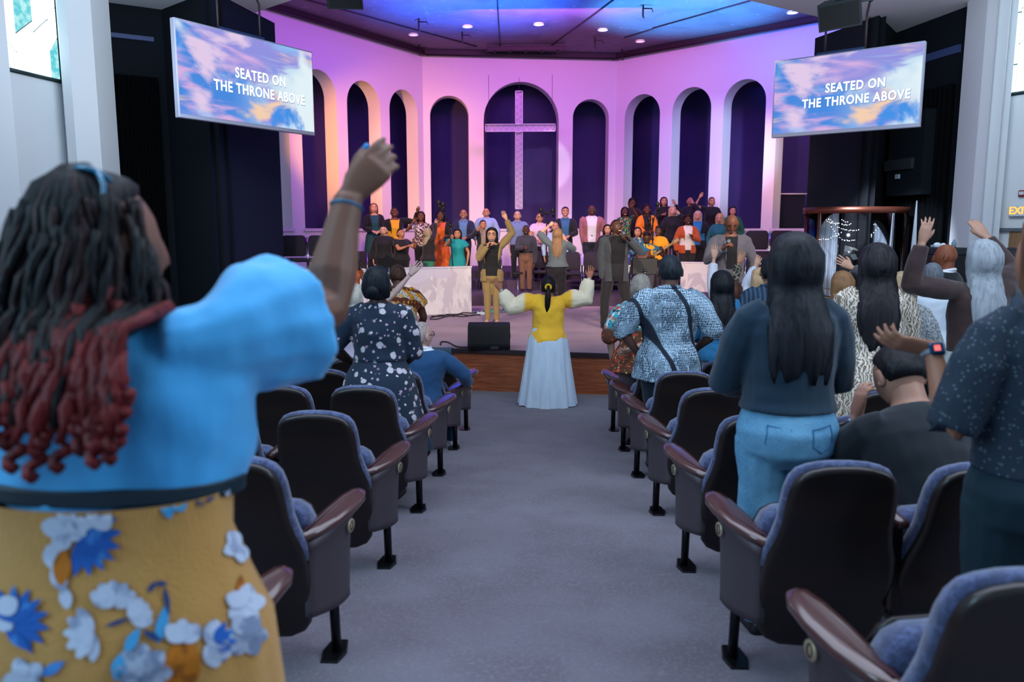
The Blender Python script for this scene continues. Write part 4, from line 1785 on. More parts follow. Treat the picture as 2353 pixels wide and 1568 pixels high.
def head_template(jaw=1.0):
    nu, nv = 40, 26
    vs = [(0, 0, .118)]
    for j in range(1, nv):
        ph = math.pi * j / nv
        for i in range(nu):
            s = -math.pi + 2 * math.pi * i / nu
            az = s - .55 * math.sin(s)          # denser towards the face
            sx, cy_ = math.sin(az), math.cos(az)
            z = .118 * math.cos(ph)
            rr = math.sin(ph) ** .86
            x = .077 * rr * sx
            y = (.096 if cy_ > 0 else .100) * rr * cy_
            front = max(0, cy_)
            if z < 0:
                t = -z / .118
                x *= 1 - (.30 * jaw) * t ** 1.6
                if cy_ < 0:
                    y *= 1 - .55 * t ** 1.2
            # face flattening and features
            fz_ = z
            if front > .2:
                y -= .010 * front * gauss(fz_ - .015, .035) * gauss(abs(az) - .42, .24)       # eye sockets
                y += .006 * gauss(fz_ - .036, .012) * gauss(abs(az) - .33, .3) * front        # brow
                nb = gauss(az, .17)
                if -.040 < fz_ < .03:
                    t = (.03 - fz_) / .07
                    y += (.004 + .024 * t) * nb
                    x *= 1 + .25 * nb * t
                elif fz_ <= -.040:
                    y += .028 * nb * gauss(fz_ + .040, .009)
                y += .007 * gauss(fz_ + .066, .014) * gauss(az, .38)                             # lips area
                y += .010 * gauss(fz_ + .103, .016) * gauss(az, .4)                             # chin
                y += .004 * gauss(fz_ + .02, .025) * gauss(abs(az) - .62, .25)                   # cheeks
            vs.append((x, y, z))
    vs.append((0, .01, -.118))
    fs = [(0, 1 + i, 1 + (i + 1) % nu) for i in range(nu)]
    for j in range(nv - 2):
        a = 1 + j * nu
        for i in range(nu):
            k = (i + 1) % nu
            fs.append((a + i, a + nu + i, a + nu + k, a + k))
    a = 1 + (nv - 2) * nu
    fs += [(len(vs) - 1, a + (i + 1) % nu, a + i) for i in range(nu)]
    return vs, fs


HT = head_template()


def add_head(g, M, mouth='open', beard=None, wide=1.0, eyes='open', back=False):
    """material slots: 0 skin 1 lips 2 eye white 3 dark 4 brow 5 teeth 6 beard"""
    S = Matrix.Diagonal((wide, 1, 1, 1))
    Mh = M @ S
    g.add([Mh @ Vector(v) for v in HT[0]], HT[1], 0)
    for s in (-1, 1):
        h = G()
        h.ell((s * .078, -.012, -.002), .012, .022, .034, nu=8, nv=6)
        h.ell((s * .084, -.006, -.022), .007, .010, .012, nu=6, nv=5)
        g.merge(h, Mh)
    if back:
        return
    for s in (-1, 1):
        h = G()
        if eyes == 'open':
            h.ell((s * .031, .0775, .011), .0135, .009, .0060, nu=10, nv=6, mi=2)
            h.ell((s * .031, .0845, .011), .0062, .003, .0056, nu=8, nv=5, mi=3)
        h.tube([(s * .014, .088, .0150 if eyes == 'open' else .010), (s * .024, .0875, .0185 if eyes == 'open' else .006), (s * .036, .0835, .0185 if eyes == 'open' else .006), (s * .047, .075, .015 if eyes == 'open' else .009)], .0026, 5, mi=3)
        h.tube([(s * .012, .095, .034), (s * .026, .094, .040), (s * .040, .086, .040), (s * .052, .075, .032)], [.0030, .0042, .0036, .002], 5, mi=4)
        h.ell((s * .008, .112, -.043), .0045, .004, .0035, nu=6, nv=4, mi=3)
        g.merge(h, Mh)
    h = G()
    if mouth == 'open':
        h.ell((0, .0925, -.070), .021, .008, .0145, nu=14, nv=7, mi=3)
        pts = [(.024 * math.cos(t), .0965 - .010 * abs(math.cos(t)) ** 2, -.070 + .017 * math.sin(t)) for t in [k * math.pi / 8 for k in range(16)]]
        h.tube(pts, .0048, 6, mi=1, closed=True)
        h.box((-.014, .094, -.0635), (.014, .1005, -.058), 5)
    elif mouth == 'smile':
        h.ell((0, .092, -.066), .025, .008, .008, nu=14, nv=6, mi=5)
        pts = [(.028 * math.cos(t), .0960 - .012 * abs(math.cos(t)) ** 2, -.066 + (.011 if math.sin(t) < 0 else .006) * math.sin(t)) for t in [k * math.pi / 8 for k in range(16)]]
        h.tube(pts, .004, 6, mi=1, closed=True)
    else:
        h.tube([(-.024, .086, -.068), (-.01, .0985, -.066), (0, .0995, -.0675), (.01, .0985, -.066), (.024, .086, -.068)], [.001, .0045, .004, .0045, .001], 6, mi=1)
        h.tube([(-.02, .088, -.072), (0, .099, -.0755), (.02, .088, -.072)], [.001, .0055, .001], 6, mi=1)
    g.merge(h, Mh)
    if beard:
        h = G()
        vs, fs = HT
        keep = []
        idx = {}
        nv_ = []
        for k, (x, y, z) in enumerate(vs):
            ok = (z < -.035 and y > .012 and not (z > -.086 and z < -.052 and abs(x) < .028 and y > .06)) or (beard == 'full' and z < .0 and z > -.06 and .0 < y < .045 and abs(x) > .05)
            if beard == 'goatee':
                ok = z < -.045 and y > .05 and abs(x) < .045 and not (-.086 < z < -.052 and abs(x) < .028)
            if ok:
                idx[k] = len(nv_)
                nv_.append(Vector((x * 1.05, y * 1.05 + .001, z * 1.035)))
        keep = [tuple(idx[i] for i in f) for f in fs if all(i in idx for i in f)]
        h.add(nv_, keep, 6)
        if beard != 'none':
            h.tube([(-.026, .092, -.058), (0, .1035, -.051), (.026, .092, -.058)], [.003, .005, .003], 6, mi=6)
        g.merge(h, Mh)


def add_hand(g, M, side, pose='open', k=1.0, n=6, mi=0, nail=None):
    """local: y along the fingers, x towards the thumb for side=+1, palm faces -z"""
    s = side
    spread, curl = {'open': (.16, .12), 'flat': (.04, .08), 'relax': (.05, .38), 'fist': (.0, 1.35), 'grip': (.02, 1.1), 'point': (.03, 1.3), 'wide': (.26, .06)}[pose]
    h = G()
    R = []
    for y, hw, ht, cx in ((-.02, .026, .019, 0), (.0, .027, .019, 0), (.025, .036, .018, .003), (.055, .041, .015, .002), (.082, .041, .0125, 0), (.094, .037, .009, 0)):
        R.append([(s * (cx + hw * math.copysign(abs(math.cos(t)) ** .75, math.cos(t))), y, ht * math.sin(t)) for t in [q * math.pi / 6 for q in range(12)]])
    h.loft(R, mi)
    for j, (x, L, r) in enumerate(((.030, .072, .0088), (.0105, .080, .0090), (-.0095, .074, .0086), (-.0285, .058, .0076))):
        c = curl
        if pose == 'point' and j == 0:
            c = .05
        if pose == 'open' or pose == 'relax':
            c = curl * (1 + .25 * j)
        sp = spread * (1.0 - j * .66)
        p = Vector((x, .086, 0))
        pts, rr = [Vector((x, .07, 0)), p], [r, r * 1.02]
        a = 0
        for seg, (lk, ck) in enumerate(((.46, .75), (.30, 1.0), (.24, .6))):
            a += c * ck
            p = p + Vector((math.sin(sp) * math.cos(a), math.cos(sp) * math.cos(a), -math.sin(a))) * (L * lk)
            pts.append(p)
            rr.append(r * (.95, .88, .66)[seg])
        pts = [Vector((s * q.x, q.y, q.z)) for q in pts]
        h.tube(pts, rr, n, mi)
        h.ell(pts[-1], rr[-1], nu=6, nv=4, mi=mi)
    # thumb from the side of the palm
    ta = {'open': .75, 'flat': .45, 'relax': .45, 'fist': .35, 'grip': .5, 'point': .35, 'wide': 1.0}[pose]
    tz = {'fist': -.030, 'grip': -.034, 'point': -.028}.get(pose, -.008)
    p0 = Vector((.018, .018, -.004))
    p1 = p0 + Vector((math.sin(ta) * .032, math.cos(ta) * .030, tz * .5))
    p2 = p1 + Vector((math.sin(ta * .8) * .030, math.cos(ta * .8) * .030, tz * .6))
    p3 = p2 + Vector((math.sin(ta * .3) * .022 * (1 if pose in ('open', 'wide', 'flat', 'relax') else -1), math.cos(ta * .5) * .024, tz * .4))
    pts = [Vector((s * q.x, q.y, q.z)) for q in (p0, p1, p2, p3)]
    h.tube(pts, [.015, .0125, .0108, .0080], n, mi)
    h.ell(pts[-1], .008, nu=6, nv=4, mi=mi)
    if nail is not None:
        h.ell(pts[-1] + Vector((0, .006, .004)), .0075, .010, .006, nu=8, nv=5, mi=nail)
    g.merge(h, M @ Matrix.Diagonal((k, k, k, 1)))


def frame(origin, ydir, zhint):
    y = Vector(ydir).normalized()
    z = Vector(zhint)
    z = z - y * z.dot(y)
    if z.length < 1e-4:
        z = Vector((0, 0, 1)) if abs(y.z) < .9 else Vector((1, 0, 0))
        z = z - y * z.dot(y)
    z.normalize()
    x = y.cross(z)
    M = Matrix((x, y, z)).transposed().to_4x4()
    M.translation = origin
    return M


PROF = {
    'm': [(.448, .050, .046, 0), (.475, .092, .072, -.004), (.53, .096, .076, -.006), (.60, .088, .068, 0), (.66, .092, .072, .004), (.725, .104, .077, .006), (.775, .112, .070, .002), (.805, .104, .056, -.002), (.828, .077, .046, -.004), (.85, .036, .036, 0)],
    'f': [(.448, .050, .046, 0), (.475, .098, .076, -.006), (.53, .102, .080, -.010), (.60, .080, .062, 0), (.64, .078, .062, .004), (.715, .090, .078, .012), (.765, .096, .066, .004), (.80, .092, .052, -.002), (.826, .066, .041, -.004), (.85, .031, .033, 0)],
}


def lerp_prof(P, z):
    for a, b in zip(P, P[1:]):
        if z <= b[0]:
            t = max(0, (z - a[0]) / (b[0] - a[0]))
            return [a[i] + (b[i] - a[i]) * t for i in range(4)]
    return list(P[-1])


PN = [0]


def person(px, py, D, label, face=0, z=None, sex='f', w=1.0, skinc='#8a5a44', hair='short', hairc='#14100f', haironly=None,
           il=None, ir=None, hl='relax', hr='relax', top=('#333333',), sleeve=1.0, neck='crew', jacket=None, jopen=.035,
           bottom=('trousers', '#222226'), hem=.50, shoes='#15151a', mouth='open', eyes='open', beard=None, beardc=None, glasses=None,
           tilt=0.0, turn=0.0, roll=0.0, lean=0.0, slean=0.0, H=None, seat=None, vox=.016, wr=(.006, 9), back=None, group=None,
           extra=None, legs=True, stance=1.0, hairlen=None, shoulder=0.0, tuck=False, pil=None, pir=None, eil=None, eir=None, hwide=1.0, hairk=1.0, hdl=None, hdr=None, hairw=0.0, nail=None, dk=1.0):
    """px,py: pixel of the top of the head; D: distance; face: degrees, 0 looks to the stage, 180 to the seats.
    il/ir: wrist pixel (x, y, dD) of the arm on the image's left/right, or None for a hanging arm."""
    fr = math.radians(face)
    away = math.cos(fr) > 0
    if back is None:
        back = math.cos(fr) > .5
    topw = W(px, py, D)
    if z is None and not seat and 2.4 < D < 8.3:
        # stand in the gap in front of a row of chairs
        k_ = round((topw.y - 2.98) / .967)
        D = D * (2.98 + .967 * k_) / topw.y
        topw = W(px, py, D)
    if z is None:
        z = fz(topw.y)
    hh = 1.02 if hair != 'bald' else 1.0
    if H is None and seat:
        H = (topw.z - z - seat) / (hh * .49 * math.cos(lean))
    if H is None:
        H = (topw.z - z) / (hh - .010)
        if lean or slean:
            H = (topw.z - z) / (hh * (.52 + .48 * math.cos(lean) * math.cos(slean)))
    PN[0] += 1
    # root below the pelvis
    hs = 1.04 * (H / 1.72) ** .6                       # head size factor
    off = Vector((math.sin(slean) * .46 * H, math.sin(lean) * .46 * H, 0))
    Rz = Matrix.Rotation(-fr, 4, 'Z')
    root_loc = Vector((topw.x, topw.y, 0)) - Rz @ off
    root_loc.z = z
    seat_drop = 0
    if seat:
        seat_drop = .52 * H - seat      # pelvis height set to the seat
        root_loc.z = z
    r = empty('person', root_loc, -fr, label, 'person', group)
    if seat:
        body_dz = -seat_drop
    else:
        body_dz = 0
    inv = (Matrix.Translation(root_loc) @ Rz).inverted()
    piv = Vector((0, 0, .50 * H))
    U = Matrix.Translation((0, 0, body_dz)) @ Matrix.Translation(piv) @ Matrix.Rotation(-lean, 4, 'X') @ Matrix.Rotation(slean, 4, 'Y') @ Matrix.Translation(-piv)
    P = PROF[sex]
    dpt = (1 + (w - 1) * 1.25) * dk
    shw = (.110 if sex == 'm' else .096) * H * (1 + (w - 1) * .45)
    th = 1 + (w - 1) * .6
    # ---------------- joints
    loc, hdir = {}, {}
    for s in (-1, 1):
        S0 = U @ Vector((s * shw, 0, (.794 + shoulder) * H))
        onimg = ('ir' if s > 0 else 'il') if away else ('il' if s > 0 else 'ir')
        if abs(math.sin(fr)) > .95:
            pass
        tgt = ir if onimg == 'ir' else il
        pose = hr if onimg == 'ir' else hl
        pal = pir if onimg == 'ir' else pil
        eh = eir if onimg == 'ir' else eil
        hd_ = hdr if onimg == 'ir' else hdl
        a, b = .172 * H, .150 * H
        if tgt is None:
            T = U @ Vector((s * (shw + .05 * H), .02 * H, .488 * H))
            if lean > .3:
                T = S0 + Vector((s * .03 * H, .05 * H, -.31 * H))
        elif tgt == 'hip':
            T = U @ Vector((s * (shw + .0 * H), .10 * H, .56 * H))
        elif tgt == 'clasp':
            T = U @ Vector((s * .05 * H, .155 * H, .60 * H))
        elif tgt == 'chest':
            T = U @ Vector((s * .045 * H, .15 * H, .70 * H))
        elif tgt == 'mic':
            T = U @ Vector((s * .05 * H, .165 * H, .80 * H))
        else:
            T = inv @ W(tgt[0], tgt[1], D + (tgt[2] if len(tgt) > 2 else 0))
        if T.z > S0.z + .05:
            S0 = S0 + Vector((0, 0, .022 * H))
        dv_ = T - S0
        L_ = dv_.length
        if L_ > (a + b) * .995:
            # stretch a little rather than miss the spot
            k = min(1.18, L_ / ((a + b) * .995))
            a, b = a * k, b * k
            if L_ > (a + b) * .995:
                T = S0 + dv_ * ((a + b) * .995 / L_)
                dv_ = T - S0
                L_ = dv_.length
        ux = dv_ / L_
        ca = (a * a + L_ * L_ - b * b) / (2 * a * L_)
        ca = max(-1, min(1, ca))
        hint = Vector(eh) if eh else Vector((s * .8, -.25, -1.0))
        hp = hint - ux * hint.dot(ux)
        if hp.length < 1e-3:
            hp = Vector((s, 0, 0))
        hp.normalize()
        E = S0 + ux * (a * ca) + hp * (a * math.sqrt(max(0, 1 - ca * ca)))
        loc[s] = (S0, E, T, pose, pal)
        hdir[s] = hd_
    # ---------------- body
    g = G()
    nlev = [(z_ * H, 0, cy_ * H, rx * H * w * .93, ry * H * dpt * .90) for z_, rx, ry, cy_ in [(q[0], q[1], q[2], q[3]) for q in P]]
    g.rings(nlev, 18, 0, U)
    # head placement
    neck0 = U @ Vector((0, -.004 * H, .832 * H))
    Rh = U.to_3x3().to_4x4() @ Matrix.Rotation(-turn, 4, 'Z') @ Matrix.Rotation(tilt, 4, 'X') @ Matrix.Rotation(roll, 4, 'Y')
    hc = neck0 + Rh @ Vector((0, .012, .052 * H + .052 * hs + .0)) + Vector((0, 0, .118 * hs * .55))
    hc = U @ Vector((0, .006 * H, .990 * H - .118 * hs)) + (Rh.to_3x3() @ Vector((0, 0, .05)) - U.to_3x3() @ Vector((0, 0, .05)))
    Mh = Matrix.Translation(hc) @ Rh @ Matrix.Diagonal((hs, hs, hs, 1))
    nr = (.034 if sex == 'm' else .029) * H * (1 + (w - 1) * .5)
    g.tube([neck0 - Vector((0, 0, .03 * H)), neck0 + (Mh @ Vector((0, -.022, -.05)) - neck0) * .5, Mh @ Vector((0, -.020, -.04))], [nr * 1.15, nr, nr], 12)
    arms = G() if vox < .012 else g
    ex = G()
    for s in (-1, 1):
        S0, E, T, pose, pal = loc[s]
        ar = H * th
        arms.tube([S0 - (E - S0) * .1, S0 + (E - S0) * .25, S0 + (E - S0) * .6, E, E + (T - E) * .3, E + (T - E) * .7, T], [.028 * ar, .0285 * ar, .026 * ar, .0215 * ar, .0225 * ar, .0165 * ar, (.0145 * ar, .0125 * ar)], 10)
        fd = (T - E).normalized()
        if pal is None:
            if pose == 'grip' and T.z > .6 * H:
                zh = Vector((s, -.4, 0))
            elif T.z > S0.z - .02:
                zh = Vector((0, -1, 0))
            elif (T - E).y > .08:
                zh = Vector((s * .3, 0, 1)) if pose != 'fist' else Vector((s, 0, .3))
            else:
                zh = Vector((s, 0, 0))
        else:
            zh = Vector(pal)
        if hdir[s]:
            fd = Vector(hdir[s]).normalized()
        M = frame(T, fd, zh)
        # x axis of the frame must point to the thumb
        thumb = -1
        X = M.to_3x3() @ Vector((1, 0, 0))
        if T.z > S0.z - .02 and pose not in ('grip',):
            want = Vector((-s, 0, .7))
        elif pose in ('fist', 'grip'):
            want = Vector((-s * .6, 0, 1))
        else:
            want = Vector((-s * .3, 1, .3))
        thumb = 1 if X.dot(want) > 0 else -1
        add_hand(ex if arms is g else arms, M @ Matrix.Translation((0, .01, 0)), thumb, pose, hs * (1.02 if sex == 'm' else .93), 7 if arms is g else 8, 0, None)
        if nail:
            add_hand(ex, M @ Matrix.Translation((0, .01, 0)), thumb, pose, hs * .93, 6, 0, 7)
    # legs
    hipz = .49 * H + body_dz
    legj = {}
    for s in (-1, 1):
        hx_ = s * .050 * H * w * (1 if sex == 'm' else 1.03)
        if seat:
            h0 = Vector((hx_, 0, hipz))
            kn = Vector((s * .075 * H, .235 * H, hipz - .0 * H))
            an = Vector((s * .07 * H, .24 * H, .05 * H))
            kn.z = max(.275 * H, hipz - .01)
        else:
            h0 = Vector((hx_, -.002 * H, hipz))
            kn = Vector((s * .052 * H * stance, .008 * H, .275 * H))
            an = Vector((s * .052 * H * stance, -.006 * H, .045 * H))
        legj[s] = (h0, kn, an)
        if legs:
            g.tube([h0, h0 + (kn - h0) * .5, kn, kn + (an - kn) * .35, an + (kn - an) * .2, an], [.052 * H * w, .044 * H * w, .031 * H * w, .030 * H * w, .019 * H, .017 * H], 10)
    nosee = back
    add_head(ex, Mh, mouth, beard if not nosee else None, hwide * (1 + (w - 1) * .35), eyes, back=nosee)
    comps = [(g, vox if arms is g else .012, 4)]
    if arms is not g:
        comps.append((arms, vox * .6, 2))
    SK = skin(skinc)
    bm_ = [SK, mat('lips_' + skinc, tuple(a * b for a, b in zip(hx(skinc)[:3], (1.0, .62, .62))) + (1,), .4), mat('eye_white', '#dcd8d2', .3), mat('eye_dark', '#120c0a', .3),
           mat('brow_' + (hairc if hair != 'bald' else '#2a211d'), hairc if hair != 'bald' else '#2a211d', .8), mat('teeth', '#e8e2d8', .3), mat('beard_' + (beardc or hairc), beardc or hairc, .9), mat('nail_blue', '#1f8fd8', .2)]
    remesh_job('body', comps, ex, bm_, r)
    # ---------------- clothes
    def dark(c):
        # true black cloth under strong stage lamps
        k = hx(c)
        return tuple(v * .5 for v in k[:3]) + (1,) if max(k[:3]) < .035 else k
    pat = lambda t, nm: t[0] if isinstance(t[0], bpy.types.Material) else mat('cloth_' + t[0] + nm, dark(t[0]), .85, sheen=.15, bump=.12, bscale=260)
    tm = pat(top, '')

    def torso_cloth(inf, hem_, flare, sl, slr, mt, nm, post=None, ntop=.842, wrk=wr, solid=0, neckw=1.0):
        c = G()
        lv = []
        zs_ = [hem_] + [q[0] for q in P if q[0] > hem_ + .015 and q[0] < ntop - .004] + [ntop]
        for z_ in zs_:
            q = lerp_prof(P, max(z_, .475))
            k = flare * max(0, (.60 - z_) / .14) if z_ < .60 else 0
            if sex == 'f' and nm == 'top' and .56 < z_ < .66:
                k += .01
            nk = neckw if z_ > .81 else 1
            lv.append((z_ * H, 0, q[3] * H, (q[1] * H * w + inf + k * H) * nk, (q[2] * H * dpt + inf + k * H * .8) * nk))
        c.rings(lv, 24, 0, U)
        for s in (-1, 1):
            S0, E, T, _, _ = loc[s]
            ar = H * th
            e_ = inf * 1.0 + slr
            pts = [S0 - (E - S0) * .18 + Vector((-s * .03 * H, 0, 0)), S0 - (E - S0) * .02, S0 + (E - S0) * .3]
            rad = [.024 * ar + inf * .6, .030 * ar + inf * .8, .0305 * ar + e_]
            if sl <= .6:
                pts.append(S0 + (E - S0) * max(.42, sl * 1.0))
                rad.append(.030 * ar + e_ * 1.3)
            else:
                pts += [S0 + (E - S0) * .65, E]
                rad += [.029 * ar + e_, .026 * ar + e_]
                q = (sl - .6) / .4
                pts += [E + (T - E) * .45 * q, E + (T - E) * (q * .96)]
                rad += [.0235 * ar + e_, .0185 * ar + e_ * (1 if slr < .02 else .5)]
            c.tube(pts, rad, 12)
        remesh_job(nm, [(c, vox * .92, 5 if vox < .012 else 4)], None, [mt], r, post, wrk, solid)

    tb = (lambda q: None)
    if top[0] != 'none':
        inner = jacket is not None
        torso_cloth(.010 if not inner else .006, hem if not inner else .5, top[1] if len(top) > 1 else .008, sleeve if not inner else .3, (top[2] if len(top) > 2 else .006), tm, 'top', ntop=.846 if neck == 'crew' else (.848 if neck == 'collar' else .826), neckw=1.0 if neck != 'wide' else 1.15)
        if neck == 'collar' or (jacket and neck != 'v'):
            c = G()
            c0 = U @ Vector((0, -.002 * H, .838 * H))
            ring = [U @ Vector((nr * 1.28 * math.cos(t), nr * 1.32 * math.sin(t) - .002 * H, .842 * H + .012 * H * (-math.sin(t)) )) for t in [k * math.pi / 9 for k in range(18)]]
            c.tube(ring, [(.011, .018)] * 18, 6, closed=True)
            for s in (-1, 1):
                a_ = U @ Vector((s * nr * .35, nr * 1.42, .846 * H))
                b_ = U @ Vector((s * nr * 1.15, nr * .85, .850 * H))
                t_ = U @ Vector((s * nr * 1.0, nr * 1.75, .812 * H))
                o_ = (U.to_3x3() @ Vector((0, .010, .004)))
                c.add([a_ + o_, b_ + o_, t_ + o_, a_ - o_, b_ - o_, t_ - o_], [(0, 1, 2), (5, 4, 3), (0, 3, 4, 1), (1, 4, 5, 2), (2, 5, 3, 0)])
            c.build('collar', tm, r)
    if jacket:
        jm = pat(jacket, '')
        jh = jacket[1] if len(jacket) > 1 else .455

        kx = .075
        zlo = (.44 if jh < .47 else jh - .02) * H

        def open_w(z_):
            return jopen * H + kx * (z_ - .44 * H) * (1 if jopen > .03 else .6)

        def post(bm, U=U):
            inv_ = U.inverted()
            for s in (-1, 1):
                k_ = kx * (1 if jopen > .03 else .6)
                pc = U @ Vector((s * open_w(.44 * H), 0, .44 * H))
                pn = U.to_3x3() @ Vector((1, 0, -s * k_))
                fs_ = [f for f in bm.faces if (inv_ @ f.calc_center_median()).y > 0]
                ge = list({v for f in fs_ for v in f.verts}) + list({e for f in fs_ for e in f.edges}) + fs_
                bmesh.ops.bisect_plane(bm, geom=ge, plane_co=pc, plane_no=pn)
            dl = []
            for f in bm.faces:
                c_ = inv_ @ f.calc_center_median()
                if c_.y > .012 * H and abs(c_.x) < open_w(c_.z) - .0005:
                    near = False
                    cc = U @ c_
                    for s in (-1, 1):
                        S0, E, T, _, _ = loc[s]
                        for A_, B_ in ((S0, E), (E, T)):
                            ab = B_ - A_
                            tt_ = max(0, min(1, (cc - A_).dot(ab) / ab.length_squared))
                            q_ = A_ + ab * tt_
                            if (q_ - cc).length < .05 * H and (inv_ @ q_).y > .07 * H:
                                near = True
                    if not near:
                        dl.append(f)
            bmesh.ops.delete(bm, geom=dl, context='FACES')
        torso_cloth(.015, jh, .008, 1.0, .003, jm, 'jacket', None if back else post, ntop=.838, solid=.006 if not back else 0)
        if not back:
            # lapels
            for s in (-1, 1):
                c = G()
                pts = []
                for t in (0.0, .3, .6, 1.0):
                    zz_ = (.832 - t * .20) * H
                    q = lerp_prof(P, zz_ / H)
                    xx = open_w(zz_) + .012 - .010 * t
                    yy = math.sqrt(max(.05, 1 - (xx / (q[1] * H * w + .02)) ** 2)) * (q[2] * H * dpt + .018) + q[3] * H
                    pts.append(U @ Vector((s * xx, yy * (.75 if t == 0 else 1), zz_)))
                c.tube(pts, [(.012, .005), (.020, .005), (.018, .004), (.004, .003)], 8, side=(1, 0, 0))
                c.build('lapel', jm, r)
    kind = bottom[0]
    bmx = bottom[1] if isinstance(bottom[1], bpy.types.Material) else mat('cloth_' + bottom[1], dark(bottom[1]), .85, sheen=.15, bump=.12, bscale=260)
    if kind == 'trousers':
        c = G()
        lv = []
        for z_ in (.434, .475, .53, .585, .60):
            q = lerp_prof(P, z_)
            lv.append((z_ * H, 0, q[3] * H, q[1] * H * w + .007, q[2] * H * dpt + .008))
        c.rings(lv, 20, 0, U if not seat else Matrix.Translation((0, 0, body_dz)))
        lw = bottom[2] if len(bottom) > 2 else 1.0
        for s in (-1, 1):
            h0, kn, an = legj[s]
            c.tube([h0 + Vector((0, 0, .02)), h0 + (kn - h0) * .5, kn, kn + (an - kn) * .5, an + Vector((0, 0, -.012 * H))], [.056 * H * w, .049 * H * w, .038 * H * w * lw, .034 * H * w * lw, .030 * H * lw * (w ** .5)], 12)
        remesh_job('trousers', [(c, vox, 3)], None, [bmx], r, None, wr)
        if tuck:
            c = G()
            lv = [(z_ * H, 0, 0, lerp_prof(P, z_)[1] * H * w + .012, lerp_prof(P, z_)[2] * H * dpt + .012) for z_ in (.585, .605)]
            c.rings(lv, 24, 0, U)
            c.build('belt', mat('belt_leather', '#1c1614', .5), r)
    elif kind in ('skirt', 'dress'):
        hz = bottom[2]
        fl = bottom[3]
        np_ = bottom[4] if len(bottom) > 4 else 9
        am = bottom[5] if len(bottom) > 5 else .05
        c = G()
        lv = []
        K = 12
        ztop_ = bottom[6] if len(bottom) > 6 else .615
        for i in range(K + 1):
            t = i / K
            z_ = ztop_ + (hz - ztop_) * t
            q = lerp_prof(P, max(z_, .53))
            lv.append((z_ * H, 0, q[3] * H, q[1] * H * w + .012 + fl * H * t ** 1.1, q[2] * H * dpt + .012 + fl * .9 * H * t ** 1.1))
        zt0, zb0 = ztop_ * H, hz * H

        def fn(t, zz_):
            d_ = (zt0 - zz_) / (zt0 - zb0)
            return 1 + am * d_ * math.sin(np_ * t + 1.5 * math.sin(2 * t) + .6 * d_) + am * .4 * d_ * math.sin(np_ * 2.3 * t + 1)
        c.rings(lv, 96 if vox < .014 else 64, 0, Matrix.Translation((0, 0, body_dz)), fn, cap=False)
        so_ = c.build('skirt', bmx, r)
    # shoes
    if legs:
        for s in (-1, 1):
            h0, kn, an = legj[s]
            c = G()
            k = H / 1.72
            R = []
            for y, hw, zt2 in ((-.065, .022, .05), (-.05, .034, .075), (0, .036, .08), (.06, .042, .06), (.12, .046, .045), (.165, .038, .035), (.185, .015, .02)):
                R.append([(an.x + s * .01 + hw * k * cx2, an.y + y * k, max(.0, zt2 * k * cz2)) for cx2, cz2 in ((-1, .0), (-1, .35), (-.8, .75), (-.35, 1), (.35, 1), (.8, .75), (1, .35), (1, 0))])
            c.loft(R)
            c.build('shoe', mat('shoe_' + shoes, shoes, .4), r)
    # ---------------- hair
    add_hair(r, Mh, hs, hair, hairc, hairlen, U, H, hairk, sex, w, dpt, hairw)
    if glasses:
        c = G()
        for s in (-1, 1):
            c.tube([Mh @ Vector((s * .031 + .024 * math.cos(t), .100 - .004 * abs(math.cos(t)), .010 + .019 * math.sin(t))) for t in [q * math.pi / 7 for q in range(14)]], .003, 5, closed=True)
            c.tube([Mh @ Vector((s * .055, .097, .014)), Mh @ Vector((s * .078, .05, .014)), Mh @ Vector((s * .082, -.01, .010))], .003, 5)
        c.tube([Mh @ Vector((-.009, .104, .012)), Mh @ Vector((.009, .104, .012))], .003, 5)
        c.build('glasses', mat('glasses_' + glasses, glasses, .3), r)
    info = dict(root=r, U=U, Mh=Mh, hs=hs, H=H, loc=loc, inv=inv, P=P, w=w, dpt=dpt, legj=legj)
    if extra:
        extra(info)
    return info


def hair_mat(c):
    k = hx(c)
    return mat('hair_' + c, c, .55, bump=.5, bscale=60, bstretch=(1, 1, .12), spec=.25,
               layers=(('noise', 22, .40, .66, tuple(min(1, v * (1.5 if k[1] < .1 else 1.15) + .004) for v in k[:3]) + (1,), (1, 1, .10)), ('noise', 55, .5, .62, tuple(v * (.55 if k[1] < .1 else .8) for v in k[:3]) + (1,), (1, 1, .08))))


